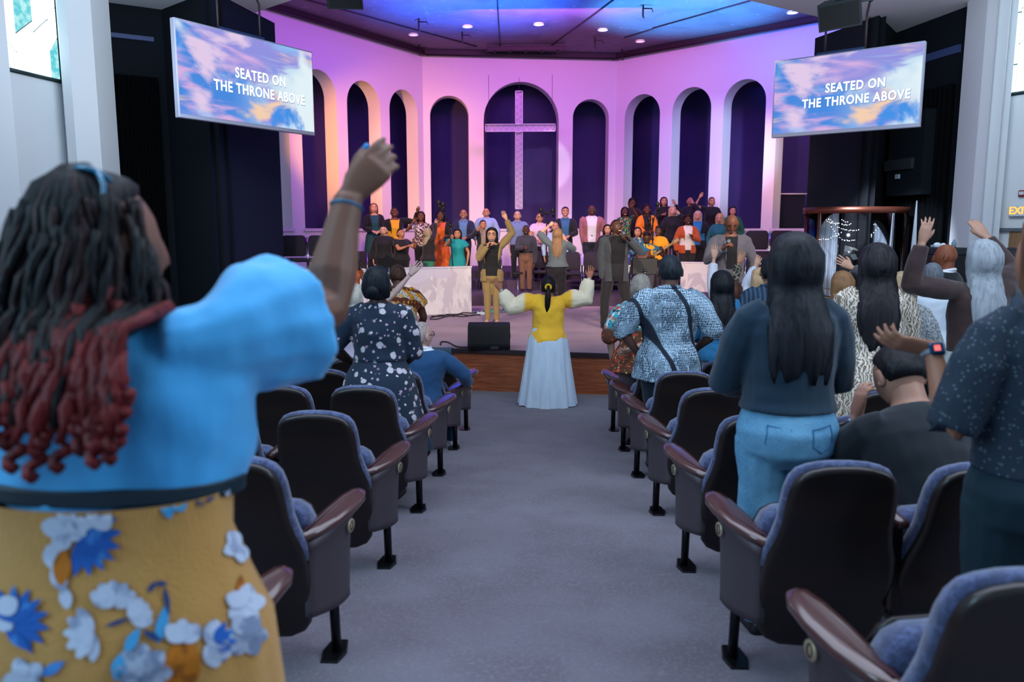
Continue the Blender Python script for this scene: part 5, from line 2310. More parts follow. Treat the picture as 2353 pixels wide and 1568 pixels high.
def add_hair(r, Mh, hs, style, col, L, U, H, hk, sex, w, dpt, hairw=0.0):
    if style in ('bald', None):
        return
    m = hair_mat(col)
    g = G()
    t = {'short': .010, 'buzz': .004, 'neat': .015, 'curly': .036, 'afro': .05, 'bun': .013, 'pony': .013, 'bob': .024, 'long': .021, 'wavy': .026, 'topshort': .012}.get(style, .015) * hk
    n = 40
    amp = {'curly': .10, 'afro': .08}.get(style, .022)

    def ringpts(z, fy, by, rx, M, rib=amp, zz=0):
        cy, ry = (fy + by) / 2, (fy - by) / 2
        R = []
        for q in range(n):
            a = q * 2 * math.pi / n
            k = 1 + rib * (.6 * math.sin(11 * a + zz * 20) + .5 * math.sin(17 * a + 2 - zz * 33)) if style in ('curly', 'afro') else 1 + rib * (.7 * math.sin(13 * a + 3 * zz) + .5 * math.sin(9 * a + 1.3 + 2 * zz))
            R.append(M @ Vector((rx * k * math.cos(a), cy + ry * k * math.sin(a), z)))
        return R
    rings = []
    sk = lambda z: math.sqrt(max(.02, 1 - (z / .118) ** 2)) ** .86
    rings.append(ringpts(.118 + t, .012, -.022, .018, Mh))
    for z in (.114, .103, .088, .072):
        s_ = sk(z)
        rings.append(ringpts(z + t * .7, (.094 * s_ + t * .6) * (1 if z > .08 else .82), -(.100 * s_ + t), .077 * s_ + t, Mh, zz=z))
    low = {'short': -.058, 'buzz': -.055, 'neat': -.062, 'topshort': -.03}.get(style, -.07)
    for z in (.055, .030, .0, -.03, -.05, -.065):
        if z < low:
            break
        s_ = sk(z)
        f_ = {.055: .050, .030: .030, .0: .014, -.03: -.005 if style in ('short', 'buzz', 'neat') else .012, -.05: -.02 if style in ('short', 'buzz', 'neat') else .008, -.065: 0}[z]
        if style in ('long', 'bob', 'wavy', 'curly') and z < .04:
            f_ = {.03: .052, .0: .050, -.03: .046, -.05: .040, -.065: .034}[z] if style != 'curly' else .022
        wid = .077 * s_ + t
        if style in ('short', 'buzz', 'neat', 'topshort') and z < -.0:
            wid = .070
        if style in ('long', 'bob', 'wavy'):
            wid = max(wid, .080 + t)
        by = -(.100 * s_ * (1 if z > 0 else 1 - .35 * (-z / .118)) + t)
        rings.append(ringpts(z, f_, by, wid, Mh, zz=z))
    if style in ('short', 'buzz', 'neat', 'topshort', 'bun', 'pony', 'afro'):
        rings.append([Mh @ (Vector((0, -.03, low)) + (Mh.inverted() @ Vector(p) - Vector((0, -.03, low))) * .75) for p in rings[-1]])
        g.loft(rings)
    else:
        Ln = L or {'bob': .08, 'long': .30, 'wavy': .42, 'curly': .06}[style]
        Ln *= hs
        c0 = sum((Vector(p) for p in rings[-1]), Vector()) / n
        # the fall: vertical below the nape, behind the neck and over the back
        K = 9
        for i in range(1, K + 1):
            q = i / K
            zz = c0.z - Ln * q
            zloc = (U.inverted() @ Vector((c0.x, c0.y, zz))).z / H
            prof = lerp_prof(PROF[sex], max(.6, min(.849, zloc)))
            if zloc < .85:
                pc = U @ Vector((0, 0, zloc * H))
                backy = pc.y + prof[3] * H - prof[2] * H * dpt * .88
            else:
                backy = c0.y - .03
            front = min(c0.y + .05, backy + .045) if zloc < .80 else c0.y + .045 - .02 * q
            if style == 'bob':
                front = c0.y + .05
            thick = .060 * (1 - .25 * q)
            wid = (.092 + (.030 if style == 'wavy' else .016) * math.sin(q * 2.4)) * hs * (1 - .35 * q ** 2.5) * hk ** .5 + hairw * q
            if style == 'curly':
                wid, thick = .10 * hs, .09
            by = min(backy, c0.y - .05) - thick * .55 - (.016 if zloc < .84 else 0)
            R = []
            for k_ in range(n):
                a = k_ * 2 * math.pi / n
                rb = 1 + (.05 if style == 'wavy' else .03) * (.7 * math.sin(13 * a + 4 * q) + .6 * math.sin(9 * a + 1.3 - 3 * q)) + (.05 * math.sin(q * 13 + 2 * a) if style == 'wavy' else 0)
                cyy, ryy = (front + by) / 2, max(.02, (front - by) / 2)
                zj = zz + (.025 * math.sin(7 * a) + .015 * math.sin(12 * a)) * q * (1 if style != 'bob' else .3)
                R.append(Vector((c0.x + wid * rb * math.cos(a), cyy + ryy * rb * math.sin(a), zj)))
            rings.append(R)
        last = rings[-1]
        cc = sum(last, Vector()) / n
        rings.append([cc + (p - cc) * .55 - Vector((0, 0, .012)) for p in last])
        g.loft(rings)
    if style == 'bun':
        g.ell((0, 0, 0), .036 * hk, .030, .036 * hk, M=Mh @ Matrix.Translation((0, -.125, -.0)), nu=14, nv=9)
    g.build('hair', m, r)
    if style == 'pony':
        c0 = Mh @ Vector((0, -.115, -.0))
        c = G()
        Ln = (L or .3) * hs
        pts = [c0 + Vector((0, -.02, 0)), c0 + Vector((0, -.055, -.03)), c0 + Vector((-.005, -.06, -Ln * .4)), c0 + Vector((-.01, -.05, -Ln * .75)), c0 + Vector((-.015, -.05, -Ln))]
        c.tube(pts, [(.016, .016), (.028, .022), (.036, .022), (.030, .018), (.008, .006)], 12, side=(1, 0, 0))
        c.build('ponytail', m, r)


def hold_mic(info, s, col='#101012', d=None, headc='#8b8f96'):
    """a handheld microphone in the hand of side s: a thing of its own"""
    S0, E, T, _, _ = info['loc'][s]
    mouth_ = info['Mh'] @ Vector((0, .125, -.075))
    rt = info['root']
    T2 = T + (T - E).normalized() * .075
    ax = (mouth_ - T2).normalized()
    M = Matrix.Translation(rt.location) @ Matrix.Rotation(rt.rotation_euler.z, 4, 'Z')
    base = M @ (T2 - ax * .09)
    r = empty('microphone', base, rt.rotation_euler.z, d, 'microphone')
    g = G()
    g.tube([(0, 0, 0), ax * .05, ax * .16], [.012, .013, .018], 10)
    g.build('handle', mat('mic_' + col, col, .4, metal=.3), r)
    g = G()
    g.tube([ax * .155, ax * .175, ax * .205, ax * .225, ax * .235], [.019, .026, .028, .021, .008], 12)
    g.build('grille', mat('micg_' + headc, headc, .4, metal=.6, bump=.4, bscale=500), r)
    return r

# ================================================================ PEOPLE: CLOTH PATTERNS
P_navyfl = mat('navy_floral', '#0a2135', .85, layers=(('voro', 12.5, .30, .25, '#b9b4bb'), ('voro', 12.5, .12, .08, '#8a6a86'), ('voro', 21, .22, .17, '#a58fa8', (1, 1, 1)), ('voro', 17, .15, .11, '#c9c4c6')), sheen=.1)
P_tapa = mat('blue_tapa', '#5c7486', .85, layers=(('noise', 120, .45, .6, '#8aa0ae'), ('zig', 20, .62, .68, '#101f30', (1, 1, 1)), ('zig', 17, .60, .66, '#a9c3d4', (1, 1, -1), .52), ('noise', 60, .60, .64, '#a5c0d2', (1, 1, .4)), ('ring', 1.3, .93, .97, '#0f1d2c', (1, 1, .8), 3.5)))
P_leaf = mat('leaf_print', '#7a6c5a', .85, layers=(('wave', 17, .74, .84, '#d6cdbd', (1, 1, 1), 16.0), ('wave', 13, .80, .88, '#d8d0c2', (-1, 1, 1.5), 12.0)))
P_afr = mat('african_print', '#c8bba4', .85, layers=(('voro', 60, .40, .30, '#2a211c'), ('ring', 2.2, .55, .62, '#c07818', (1, 1, 1), 7.0), ('ring', 2.2, .74, .80, '#5a2410', (1, 1, 1), 7.0), ('magic', 9, .60, .70, '#d8922a')))
P_trop = mat('tropic_blouse', '#2f98aa', .85, layers=(('noise', 22, .50, .56, '#d8e2de'), ('noise', 30, .56, .62, '#163a44')))
P_trop2 = mat('tropic_blouse_full', '#2f98aa', .85, layers=(('noise', 20, .52, .58, '#cfdcd8'), ('noise', 28, .58, .62, '#163a44'), ('grad', 2, 1.07, 1.03, '#5a3524'), ('noise', 26, .56, .60, '#b8402a', (1, 1, 1.02)), ('noise', 33, .60, .66, '#d0b46a', (1, 1, .99))))
P_sun = mat('sunflower_print', '#24607e', .85, layers=(('voro', 7, .42, .36, '#d99a1c'), ('voro', 7, .16, .12, '#1a2a3a'), ('noise', 14, .58, .62, '#e0b030')))
P_brn = mat('brown_white_print', '#5a2c26', .85, layers=(('noise', 26, .50, .55, '#d8cfd0'), ('noise', 40, .58, .62, '#2a1a1c')))
P_orfl = mat('orange_floral', '#d8601c', .85, layers=(('voro', 14, .26, .2, '#c85a8a'), ('noise', 16, .58, .64, '#e88a3a')))
P_grfl = mat('green_floral', '#1c2a28', .85, layers=(('noise', 18, .52, .57, '#3f8a5a'), ('noise', 24, .58, .62, '#c8402c'), ('noise', 30, .60, .64, '#d8c8b0')))
P_blfl = mat('blue_floral', '#1b4f78', .85, layers=(('noise', 20, .55, .6, '#d8a63a'), ('noise', 30, .6, .64, '#2a93a8')))
P_dots = mat('dotted_navy', '#1b2b3a', .85, layers=(('voro', 75, .26, .20, '#53666f'),))
P_lace = mat('white_lace', '#a7adb0', .9, bump=.8, bscale=120, layers=(('noise', 70, .48, .56, '#6f7678'),))
P_camo = mat('sleeve_print', '#3a3a34', .85, layers=(('edge', 22, .10, .06, '#a89a80'), ('noise', 20, .55, .6, '#22211f')))
P_plaid = mat('plaid_navy', '#1f3346', .9, layers=(('wave', 9, .7, .75, '#3a5670', (1, 0, 0), 0), ('wave', 9, .7, .75, '#4a6a80', (0, 0, 1), 0)))
P_stripe = mat('striped_grey', '#9aa3ad', .9, layers=(('wave', 16, .6, .7, '#5c6470', (0, 0, 1), 0),))
P_skirt = mat('gold_pleated_cotton', '#c4924c', .9, bump=.5, bscale=70, bstretch=(6, 6, .6), sheen=.2,
              layers=(('noise', 2.2, .5, .7, '#ad7f3c', (3, 3, .4)),))
P_jean = mat('light_denim', '#69a2c2', .9, bump=.5, bscale=300, layers=(('noise', 5, .35, .7, '#5690b4', (1, 1, .5)), ('noise', 160, .45, .8, '#76aecb')))
P_yel = mat('yellow_blouse', '#ffc632', .85, layers=(('noise', 4, .4, .7, '#f8bc30'), ('grad', 0, .25, .31, '#f6e6c4'), ('grad', 0, -.25, -.31, '#f6e6c4')), sheen=.2)
P_yelW = mat('yellow_tiedye', '#f0d668', .85, layers=(('noise', 9, .42, .6, '#f3ead8'),))
P_wskirt = mat('white_skirt', '#cfe0ee', .9, layers=(('noise', 6, .4, .7, '#bfd3e6', (2, 2, .4)),))
P_blouse = mat('sky_blouse', '#3fa9e6', .8, sheen=.3, bump=1.0, bscale=9, bstretch=(1, 1, .45), layers=(('noise', 3, .4, .7, '#4aafe8'),))

# ================================================================ PEOPLE: CHOIR (facing the seats)
c_ = 180


def choir(px, py, D, z, label, **k):
    k.setdefault('vox', .017)
    k.setdefault('face', c_)
    k.setdefault('tilt', .12)
    k.setdefault('skinc', '#b07a5c')
    return person(px, py, D, 'person ' + label, z=z, group='choir', **k)


choir(859, 465, 19.4, Z3, 'with long fair hair, dark cardigan over teal dress, looking up', face=160, tilt=.25, skinc='#d8a488', hair='long', hairc='#6e4c36', hairlen=.30, top=('#1f4f56',), jacket=('#1c1c22',), bottom=('skirt', mat('cloth_teal_dark', '#1f4a50', .85), .12, .06), il='clasp', ir='clasp', neck='v', w=1.08)
choir(906, 474, 19.2, Z2, 'in black jacket and yellow top raising one arm high', face=165, tilt=.2, skinc='#6a3f2c', hair='short', hairc='#141012', top=('#e0a01c',), jacket=('#141418',), ir=(959, 488, -.1), hr='flat', neck='v', w=1.2, bottom=('trousers', '#15151a'))
choir(967, 484, 18.9, Z2, 'in brown and white print top with one hand by the cheek', face=172, skinc='#7a4a34', hair='long', hairc='#1c1210', hairlen=.2, top=(P_brn,), sleeve=.5, il=(948, 512, -.2), hl='open', neck='v')
choir(1012, 482, 18.9, Z2, 'in orange floral dress and black cardigan, hand raised', face=175, skinc='#6e4230', hair='wavy', hairc='#161012', hairlen=.42, top=(P_orfl,), jacket=('#17151b',), jopen=.045, il=(1001, 513, -.3), hl='wide', ir='clasp', neck='v', bottom=('skirt', P_orfl, .2, .04))
choir(881, 516, 18.1, Z1, 'with pale-framed glasses and plain black top in the front left', skinc='#d8a488', hair='bun', hairc='#16110f', glasses='#d8c8a0', top=('#24222a', .02, .008), ir=(917, 568, -.3), hr='open', tilt=.1, w=1.3, bottom=('trousers', '#15151a'))
choir(921, 523, 17.9, Z1, 'with dark bun and black top reaching both hands forward', face=135, tilt=.15, skinc='#b87a58', hair='bun', hairc='#120e0e', top=('#1e1b22', .02), sleeve=.5, ir=(951, 557, -.1), il=(936, 566, -.3), hl='open', hr='open', w=1.3, bottom=('trousers', '#15151a'), neck='wide')
choir(984, 522, 17.7, Z1, 'turned to the choir in black jacket and green trousers', face=50, skinc='#c89878', hair='long', hairc='#9a8a70', hairlen=.2, top=('#2b2429', .03), ir=(1000, 513, .3), il=(996, 520, .3), hl='open', hr='open', w=1.15, bottom=('trousers', '#2f7a64'), tilt=.2)
choir(1051, 525, 17.6, Z1, 'in bright teal dress with one hand at the cheek', skinc='#c08464', hair='wavy', hairc='#1a1114', hairlen=.30, top=(mat('cloth_teal', '#0f8a8c', .8), .012, .03), sleeve=.35, il=(1035, 548, -.25), hl='fist', ir=(1074, 603, 0), w=1.12, bottom=('skirt', mat('cloth_teal', '#0f8a8c', .8), .30, .02), tilt=.15)
choir(1065, 482, 19.6, Z2, 'bald with grey beard in navy blazer over light blue shirt', sex='m', skinc='#b07a5a', hair='bald', beard='goatee', beardc='#8a8480', top=('#5a7fa8',), jacket=('#1d2540',), il='clasp', ir='clasp', bottom=('trousers', '#1a1c28'), w=1.05, mouth='smile')
choir(1117, 479, 19.9, Z3, 'bald and stocky in pale blue shirt at the back', sex='m', skinc='#c08868', hair='bald', top=('#8fa4cc',), neck='collar', bottom=('trousers', '#1a1c28'), w=1.25)
choir(1110, 504, 18.6, Z2, 'with dark hair and suit pointing one finger up', sex='m', face=165, skinc='#b88060', hair='neat', hairc='#1c1614', top=('#8a7a6c',), jacket=('#22242e',), il=(1097, 530, -.3), hl='point', bottom=('trousers', '#1a1c28'))
choir(1189, 482, 19.6, Z2, 'with short white hair and blue-grey polo shirt', sex='m', skinc='#c89880', hair='buzz', hairc='#8f8a88', top=('#6578a4',), sleeve=.5, neck='collar', il=(1173, 580, 0), bottom=('trousers', '#20222c'), w=1.1)
choir(1240, 487, 19.2, Z2, 'with glasses and pale pink shirt beside the microphone stand', sex='m', face=170, skinc='#b88060', hair='buzz', hairc='#57504c', glasses='#2a2a30', top=('#d0a8c8',), sleeve=.5, neck='collar', il='clasp', ir='clasp', bottom=('trousers', '#20222c'))
choir(1276, 508, 18.9, Z1, 'with grey hair and light blue shirt half hidden behind the conductor', sex='m', skinc='#c48a70', hair='buzz', hairc='#8a8480', top=('#9ab0d4',), neck='collar', bottom=('trousers', '#20222c'))
choir(1299, 473, 19.6, Z2, 'with dark hair in navy suit and open blue shirt', sex='m', skinc='#c08c70', hair='neat', hairc='#15100f', top=('#2f5f8a',), neck='collar', jacket=('#191b2c',), ir='clasp', il=None, bottom=('trousers', '#171824'), mouth='smile')
choir(1360, 472, 19.6, Z2, 'in mauve denim jacket over white shirt', sex='m', skinc='#5a3628', hair='bald', glasses='#5a4a3a', top=('#d8d4e0',), neck='collar', jacket=('#9a6068', .50), jopen=.045, il=(1342, 566, 0), bottom=('trousers', '#1c2036'), w=1.25)
choir(1209, 515, 18.35, Z1, 'in charcoal shirt and brown trousers with a raised fist', sex='m', skinc='#4f3024', hair='buzz', hairc='#120e0d', beard='goatee', beardc='#120e0d', top=('#2e2e3c', .0, .008), neck='collar', il=(1203, 570, -.3), hl='fist', ir=(1228, 606, 0), hr='fist', bottom=('trousers', '#6a4a3a', 1.1), tuck=True, hem=.57, shoes='#141416', eyes='closed', w=1.05)
choir(1396, 514, 18.2, Z1, 'with dark hair just left of the singer in the grey blazer', skinc='#d0987c', hair='long', hairc='#1c1216', hairlen=.2, top=('#2a2430',), bottom=('trousers', '#1c1c26'))
choir(1465, 520, 17.8, Z1, 'with dark hair and blue floral top right of the grey blazer', skinc='#c48a70', hair='long', hairc='#1c1216', hairlen=.22, top=(P_blfl,), bottom=('trousers', '#1c1c26'), il='clasp', ir='clasp')
choir(1454, 454, 21.2, Z4, 'in the back row behind the green floral top', skinc='#5f3426', hair='curly', hairc='#150e0e', top=('#24182a',), ir=(1467, 489, -.3), hr='open')
choir(1436, 474, 20.2, Z3, 'with long black hair and green floral top, hand held high', skinc='#5f3426', hair='long', hairc='#120c0e', hairlen=.32, top=(P_grfl,), sleeve=.5, ir=(1453, 478, -.3), hr='wide', mouth='smile')
choir(1487, 469, 20.0, Z3, 'with short curls and bright orange blazer', skinc='#6a3a28', hair='curly', hairc='#2a1410', hairk=.7, top=('#2a1a1c',), jacket=('#e07a12',), il='clasp', ir='clasp', w=1.15)
choir(1526, 451, 21.1, Z4, 'with long dark hair and black lace top, finger raised', skinc='#d09078', hair='long', hairc='#1a1012', hairlen=.34, top=('#1c151c',), il=(1521, 494, -.3), hl='point', ir=(1552, 470, -.2), hr='flat', tilt=.2)
choir(1546, 472, 20.0, Z3, 'with blonde hair and navy jacket, one finger up', skinc='#d8a08c', hair='long', hairc='#b89a84', hairlen=.12, top=('#1c1c2c',), jacket=('#181a2a',), ir=(1561, 492, -.2), hr='point', w=1.05)
choir(1586, 450, 21.1, Z4, 'with glasses and dark top, palm raised beside the face', skinc='#b07060', hair='pony', hairc='#1c1214', glasses='#c8c8d0', top=('#1b1c30',), ir=(1594, 468, -.2), hr='open', tilt=.2)
choir(1636, 451, 21.0, Z4, 'in black lace top raising the arm highest of the choir', skinc='#b87a58', hair='bun', hairc='#1a100e', top=('#19151b',), sleeve=.45, il=(1607, 455, .0), hl='flat', eil=(1.2, -.1, -.3), tilt=.15, w=1.1)
choir(1604, 483, 19.7, Z2, 'with short blonde bob and navy jacket over bright blue', face=190, skinc='#d8a084', hair='bob', hairc='#c8b094', top=('#1f7fb4',), jacket=('#191b2a',), tilt=.25, w=1.2)
choir(1581, 492, 18.6, Z1 + .12, 'with curly hair, rust orange blazer and white necklace', skinc='#4f2c20', hair='curly', hairc='#20100e', top=('#d8d0cc',), jacket=('#b04a1a',), ir='chest', hr='open', bottom=('trousers', '#2c2c34'), w=1.15)
choir(1654, 489, 19.4, Z2, 'with wavy blonde hair and glasses beside the pastor', face=200, skinc='#d8a084', hair='bob', hairc='#c8a070', glasses='#b0a898', top=('#1a6a70',), tilt=.15)
choir(1684, 473, 20.6, Z3, 'with dark hair and green top behind the pastor', skinc='#c89078', hair='long', hairc='#1c1412', hairlen=.2, top=('#1a6a4a',), w=1.1)
choir(1515, 517, 17.7, Z1, 'with long black hair and golden yellow blouse', face=215, skinc='#5a3424', hair='long', hairc='#110d0e', hairlen=.26, top=('#e09414', .02), sleeve=.6, tilt=-.05, bottom=('trousers', '#2c2028'))

# ================================================================ PEOPLE: ON THE STAGE
I = person(1130, 521, 13.75, 'person in olive suit singing into a microphone with one arm raised', face=c_, z=ZS, skinc='#d09878', hair='wavy', hairc='#1a1412', hairlen=.24, glasses='#2a2420', top=('#1d1a1c',), jacket=('#8a7346', .44), jopen=.055,
           bottom=('trousers', '#8a7346', 1.0), il=(1120, 567, -.26), hl='grip', ir=(1164, 505, -.05), hr='flat', shoes='#c89a78', vox=.013, w=1.08, tilt=.1, neck='v', wr=(.006, 11), stance=.9, eir=(-1, -.2, -.2))
hold_mic(I, 1, d='black handheld microphone held by the singer in olive')
I = person(1417, 500, 13.05, 'person in grey blazer and black shirt singing into a microphone', face=172, z=ZS, sex='m', skinc='#5a3828', hair='buzz', hairc='#1a1412', top=('#1c181c', .0), jacket=('#3e4246', .43), jopen=.05, bottom=('trousers', '#2c282c', 1.1), w=1.14,
           ir=(1447, 552, -.25), hr='grip', il=(1385, 642, 0), neck='collar', beard='goatee', beardc='#1a1412', mouth='smile', tilt=.22, turn=-.35, vox=.013, wr=(.008, 9), stance=1.9, eir=(-1, -.3, -1))
hold_mic(I, -1, d='handheld microphone with silver head held by the singer in grey blazer')
I = person(1681, 487, 10.7, 'person in dark grey suit with grey beard bowing over a microphone', face=185, z=ZS, sex='m', skinc='#7a4a34', hair='bald', top=('#1a1a20', .0), jacket=('#5a565e', .40), jopen=.028, bottom=('trousers', '#55515a', 1.1), w=1.05,
           il=(1660, 572, -.28), hl='grip', beard='goatee', beardc='#b8b4b0', mouth='closed', eyes='closed', tilt=-.55, vox=.012, wr=(.008, 8), shoes='#1a1210', neck='v', H=1.86)
hold_mic(I, 1, d='handheld microphone with pale head held by the bowed man in the grey suit')
person(1281, 522, 15.7, 'person with long fair hair and grey T-shirt conducting the choir', face=5, z=ZS, skinc='#d8a080', hair='long', hairc='#8a6a4c', hairlen=.36, top=('#5a666c', .06, .02), sleeve=.7, hem=.54, il=(1262, 519, .15), hl='fist', eil=(-1, -.1, -.7), ir=(1300, 552, .2), hr='open', bottom=('trousers', '#2c2830', 1.15), vox=.013, w=1.12, wr=(.010, 9))
I = person(1487, 530, 15.6, 'person in sunflower print shirt playing an electric guitar', face=c_ + 10, z=ZS, sex='m', skinc='#5a3626', hair='short', hairc='#14100e', top=(P_sun, .02, .02), sleeve=.5, neck='collar', bottom=('trousers', '#4f4650'), tilt=-.4, mouth='closed', eyes='closed', il=(1488, 592, -.25), hl='relax', ir=(1524, 577, -.3), hr='grip', vox=.014)
p = W(1500, 588, 15.35)
gt = empty('electric_guitar', p, 0, 'electric guitar with pale neck held by the player in sunflower print', 'guitar')
g = G()
gM = Matrix.Rotation(math.radians(-33), 4, 'Y')
g.slab([(-.22, -.05), (-.20, -.14), (-.10, -.17), (-.02, -.11), (.06, -.15), (.13, -.12), (.10, -.05), (.10, .05), (.15, .13), (.06, .14), (-.02, .10), (-.10, .16), (-.19, .13)], [(.012, -.02), (0, -.01), (0, .015), (.012, .025)], lambda a, b, d: tuple(gM @ Vector((a - .12, d, b))))
g.build('guitar_body', mat('guitar_red', '#5a2412', .5), gt)
g = G()
g.tube([gM @ Vector((-.04, -.03, 0)), gM @ Vector((.42, -.03, 0))], [(.012, .024), (.010, .020)], 8, side=(0, 1, 0))
nk = g.build('neck', mat('guitar_neck', '#b08a5c', .4), gt)
g = G()
g.slab([(.42, -.025), (.58, -.04), (.59, .0), (.57, .035), (.42, .025)], [(0, -.04), (0, -.022)], lambda a, b, d: tuple(gM @ Vector((a, d, b))))
g.build('headstock', mat('guitar_neck', '#b08a5c', .4), gt)
for i in range(6):
    g = G()
    q = gM @ Vector((.45 + i * .022, -.03, .04))
    g.ell(q, .010, nu=6, nv=4)
    g.build('tuning_peg', M_chrome, gt)
person(806, 572, 11.6, 'person in orange top at the left microphone, mostly hidden behind the raised arm', face=120, z=ZS, skinc='#b07858', hair='short', hairc='#8a6a50', top=('#d8621c',), sleeve=.5, vox=.016, ir=(838, 640, -.1))
b_ = W(868, 700, 11.6)
mic_stand(Vector((b_.x, b_.y, 0)), ZS, W(860, 650, 11.6), [(W(821, 600, 11.5), W(865, 638, 11.6))], 'silver-headed boom microphone before the orange top')
person(2003, 546, 14.0, 'person playing drums inside the clear shield', face=c_, z=None, sex='m', skinc='#8a5238', hair='buzz', hairc='#1a1210', top=('#3a3f4a',), seat=.55, H=1.75, il='clasp', ir='clasp', vox=.017)

# ================================================================ PEOPLE: IN THE SEATS
I = person(1260, 630, 9.25, 'person in yellow blouse and white tiered skirt with both arms open in the aisle', face=0, skinc='#a8694c', hair='pony', hairc='#0e0c12', hairlen=.30, top=(P_yel, .02, .045), sleeve=1.0, hem=.46, bottom=('skirt', P_wskirt, .015, .072, 11, .07),
           il=(1152, 668, .05), ir=(1354, 641, .05), hl='open', hr='open', vox=.012, w=1.32, wr=(.014, 7), eil=(-.4, -.1, -1), eir=(.4, -.1, -1), legs=True, shoulder=.0)
g = G()
Mh = I['Mh']
g.tube([Mh @ Vector((.03 * math.cos(t), -.118 + .006 * math.sin(3 * t), .0 + .03 * math.sin(t))) for t in [k * math.pi / 8 for k in range(16)]], .013, 8, closed=True)
g.build('scrunchie', mat('scrunchie_yellow', '#e8b820', .8, bump=.6, bscale=120), I['root'])
for s in (-1, 1):
    S0, E, T, _, _ = I['loc'][s]
    g = G()
    d = (T - E).normalized()
    g.tube([T - d * .01, T + d * .012], .026, 12)
    g.build('watch' if s < 0 else 'bracelet', mat('bracelet_silver', '#c8c4c0', .3, metal=.7), I['root'])
# tier seams of the skirt
H = I['H']

person(868, 625, 5.0, 'person in navy floral dress with dark bun among the left seats', face=5, skinc='#3c2a26', hair='bun', hairc='#0c141c', hairk=1.25, top=(P_navyfl, .0, .010), sleeve=.62, hem=.60, bottom=('skirt', P_navyfl, .22, .085, 7, .035), il=(818, 842, .15), ir=(924, 842, .2), vox=.011, w=1.22, wr=(.010, 9), H=1.52, z=None, tilt=.3)
person(812, 648, 6.9, 'person with long white hair and pale top raising one hand with a bracelet', face=10, skinc='#b89a90', hair='long', hairc='#b8b4a8', hairlen=.22, top=('#b0a8b8',), sleeve=.6, ir=(942, 632, .1), hr='open', vox=.013, w=1.0, eir=(.3, -.1, -1))
person(913, 601, 9.0, 'person in orange and brown print dress with matching head wrap', face=-12, skinc='#5a3a2c', hair='neat', hairc='#40281c', top=(P_afr, .04, .03), sleeve=.5, hem=.45, bottom=('skirt', P_afr, .10, .05), lean=.25, ir=(962, 760, .2), vox=.014, w=1.35)
I = person(968, 729, 6.35, 'person with shaved head and glasses seated in blue suit, arm over the armrest', face=12, sex='m', skinc='#c0988a', hair='buzz', hairc='#a08f8a', glasses='#101014', top=('#d8dce4',), jacket=('#15446e', .46), bottom=('trousers', '#173a5c'), seat=.44, z=fz(6.6), turn=.5, ir=(1074, 880, .25), hr='relax', vox=.012, w=1.2, back=True, eir=(1, -.3, -.2), shoes='#b8bcc4', neck='collar', wr=(.008, 9))
person(742, 656, 8.4, 'person in striped grey T-shirt half hidden behind the blue sleeve', face=0, skinc='#a87860', hair='short', hairc='#2a1c18', top=(P_stripe, .02), sleeve=.5, vox=.016, z=None)

person(1541, 578, 6.1, 'person with short dark hair in blue patterned island shirt', face=3, sex='m', skinc='#6a4a3e', hair='short', hairc='#1a232a', top=(P_tapa, .035, .022), sleeve=.62, hem=.43, neck='collar', bottom=('trousers', '#1a2a38'), il=(1466, 812, .1), ir=(1602, 800, .15), vox=.010, w=1.28, wr=(.009, 8))
person(1473, 625, 7.2, 'older person with grey hair in a bun and teal floral blouse', face=8, skinc='#a88878', hair='bun', hairc='#8c867c', hairk=1.15, top=(P_trop2, .05, .03), sleeve=.7, hem=.44, bottom=('trousers', '#6a5a60'), vox=.012, w=1.2, ir=(1458, 800, -.2))
person(1660, 619, 6.7, 'person with straight black hair, blue top and white trousers', face=0, skinc='#a87860', hair='long', hairc='#11141a', hairlen=.30, hairk=1.2, top=('#1f6e9c', .02, .01), sleeve=1.0, bottom=('trousers', '#b8c8d2', 1.1), il='clasp', ir='clasp', vox=.012, w=1.15, wr=(.007, 12))
person(1682, 640, 7.9, 'person in white shirt reaching one arm toward the pastor', face=-5, skinc='#d0a084', hair='wavy', hairc='#4a2c20', hairlen=.2, top=('#d4d4dc',), sleeve=.9, il=(1640, 586, .3), hl='flat', vox=.014)
person(1716, 640, 8.3, 'person with geometric print sleeve raising one hand', face=-10, skinc='#c08864', hair='short', hairc='#5a4034', top=(P_camo,), sleeve=.95, il=(1698, 604, .2), hl='open', vox=.014)
person(1748, 612, 7.5, 'person with blonde hair and white top, both hands toward the stage', face=-12, skinc='#d0a084', hair='long', hairc='#c8a47c', hairlen=.16, top=('#ccd2e0',), sleeve=.9, il=(1737, 608, .4), hl='open', vox=.014, w=1.1)
person(1772, 584, 6.3, 'person with short dark hair and navy plaid shirt', face=0, sex='m', skinc='#a07860', hair='short', hairc='#14181f', top=(P_plaid, .02), neck='collar', vox=.013)
# near: jeans and dark green top
JJ = person(1829, 526, 3.15, 'person with long dark hair, dark green sweater and light blue jeans', face=-3, skinc='#b08468', hair='long', hairc='#15181e', hairlen=.33, hairk=1.12, hairw=.035, top=(mat('sweater_green', '#072a3c', .9, sheen=.2, bump=.3, bscale=200), .004, .006), sleeve=1.0, hem=.575, bottom=('trousers', P_jean, 1.35), il='clasp', ir='clasp', vox=.0085, w=1.17, wr=(.007, 8), stance=.95)
person(2018, 556, 4.75, 'person with very long wavy dark hair and leaf print dress', face=8, skinc='#a87860', hair='wavy', hairc='#1c1a1e', hairlen=.42, hairk=1.15, top=(P_leaf, .02, .012), sleeve=.8, hem=.46, bottom=('skirt', P_leaf, .1, .06), vox=.011, w=1.18, il='clasp', ir='clasp')
person(1937, 619, 7.2, 'person with straight light brown hair lifting one palm', face=0, skinc='#d0a084', hair='long', hairc='#8a6644', hairlen=.16, top=('#4a4a54',), ir=(1958, 616, .1), hr='open', vox=.014)
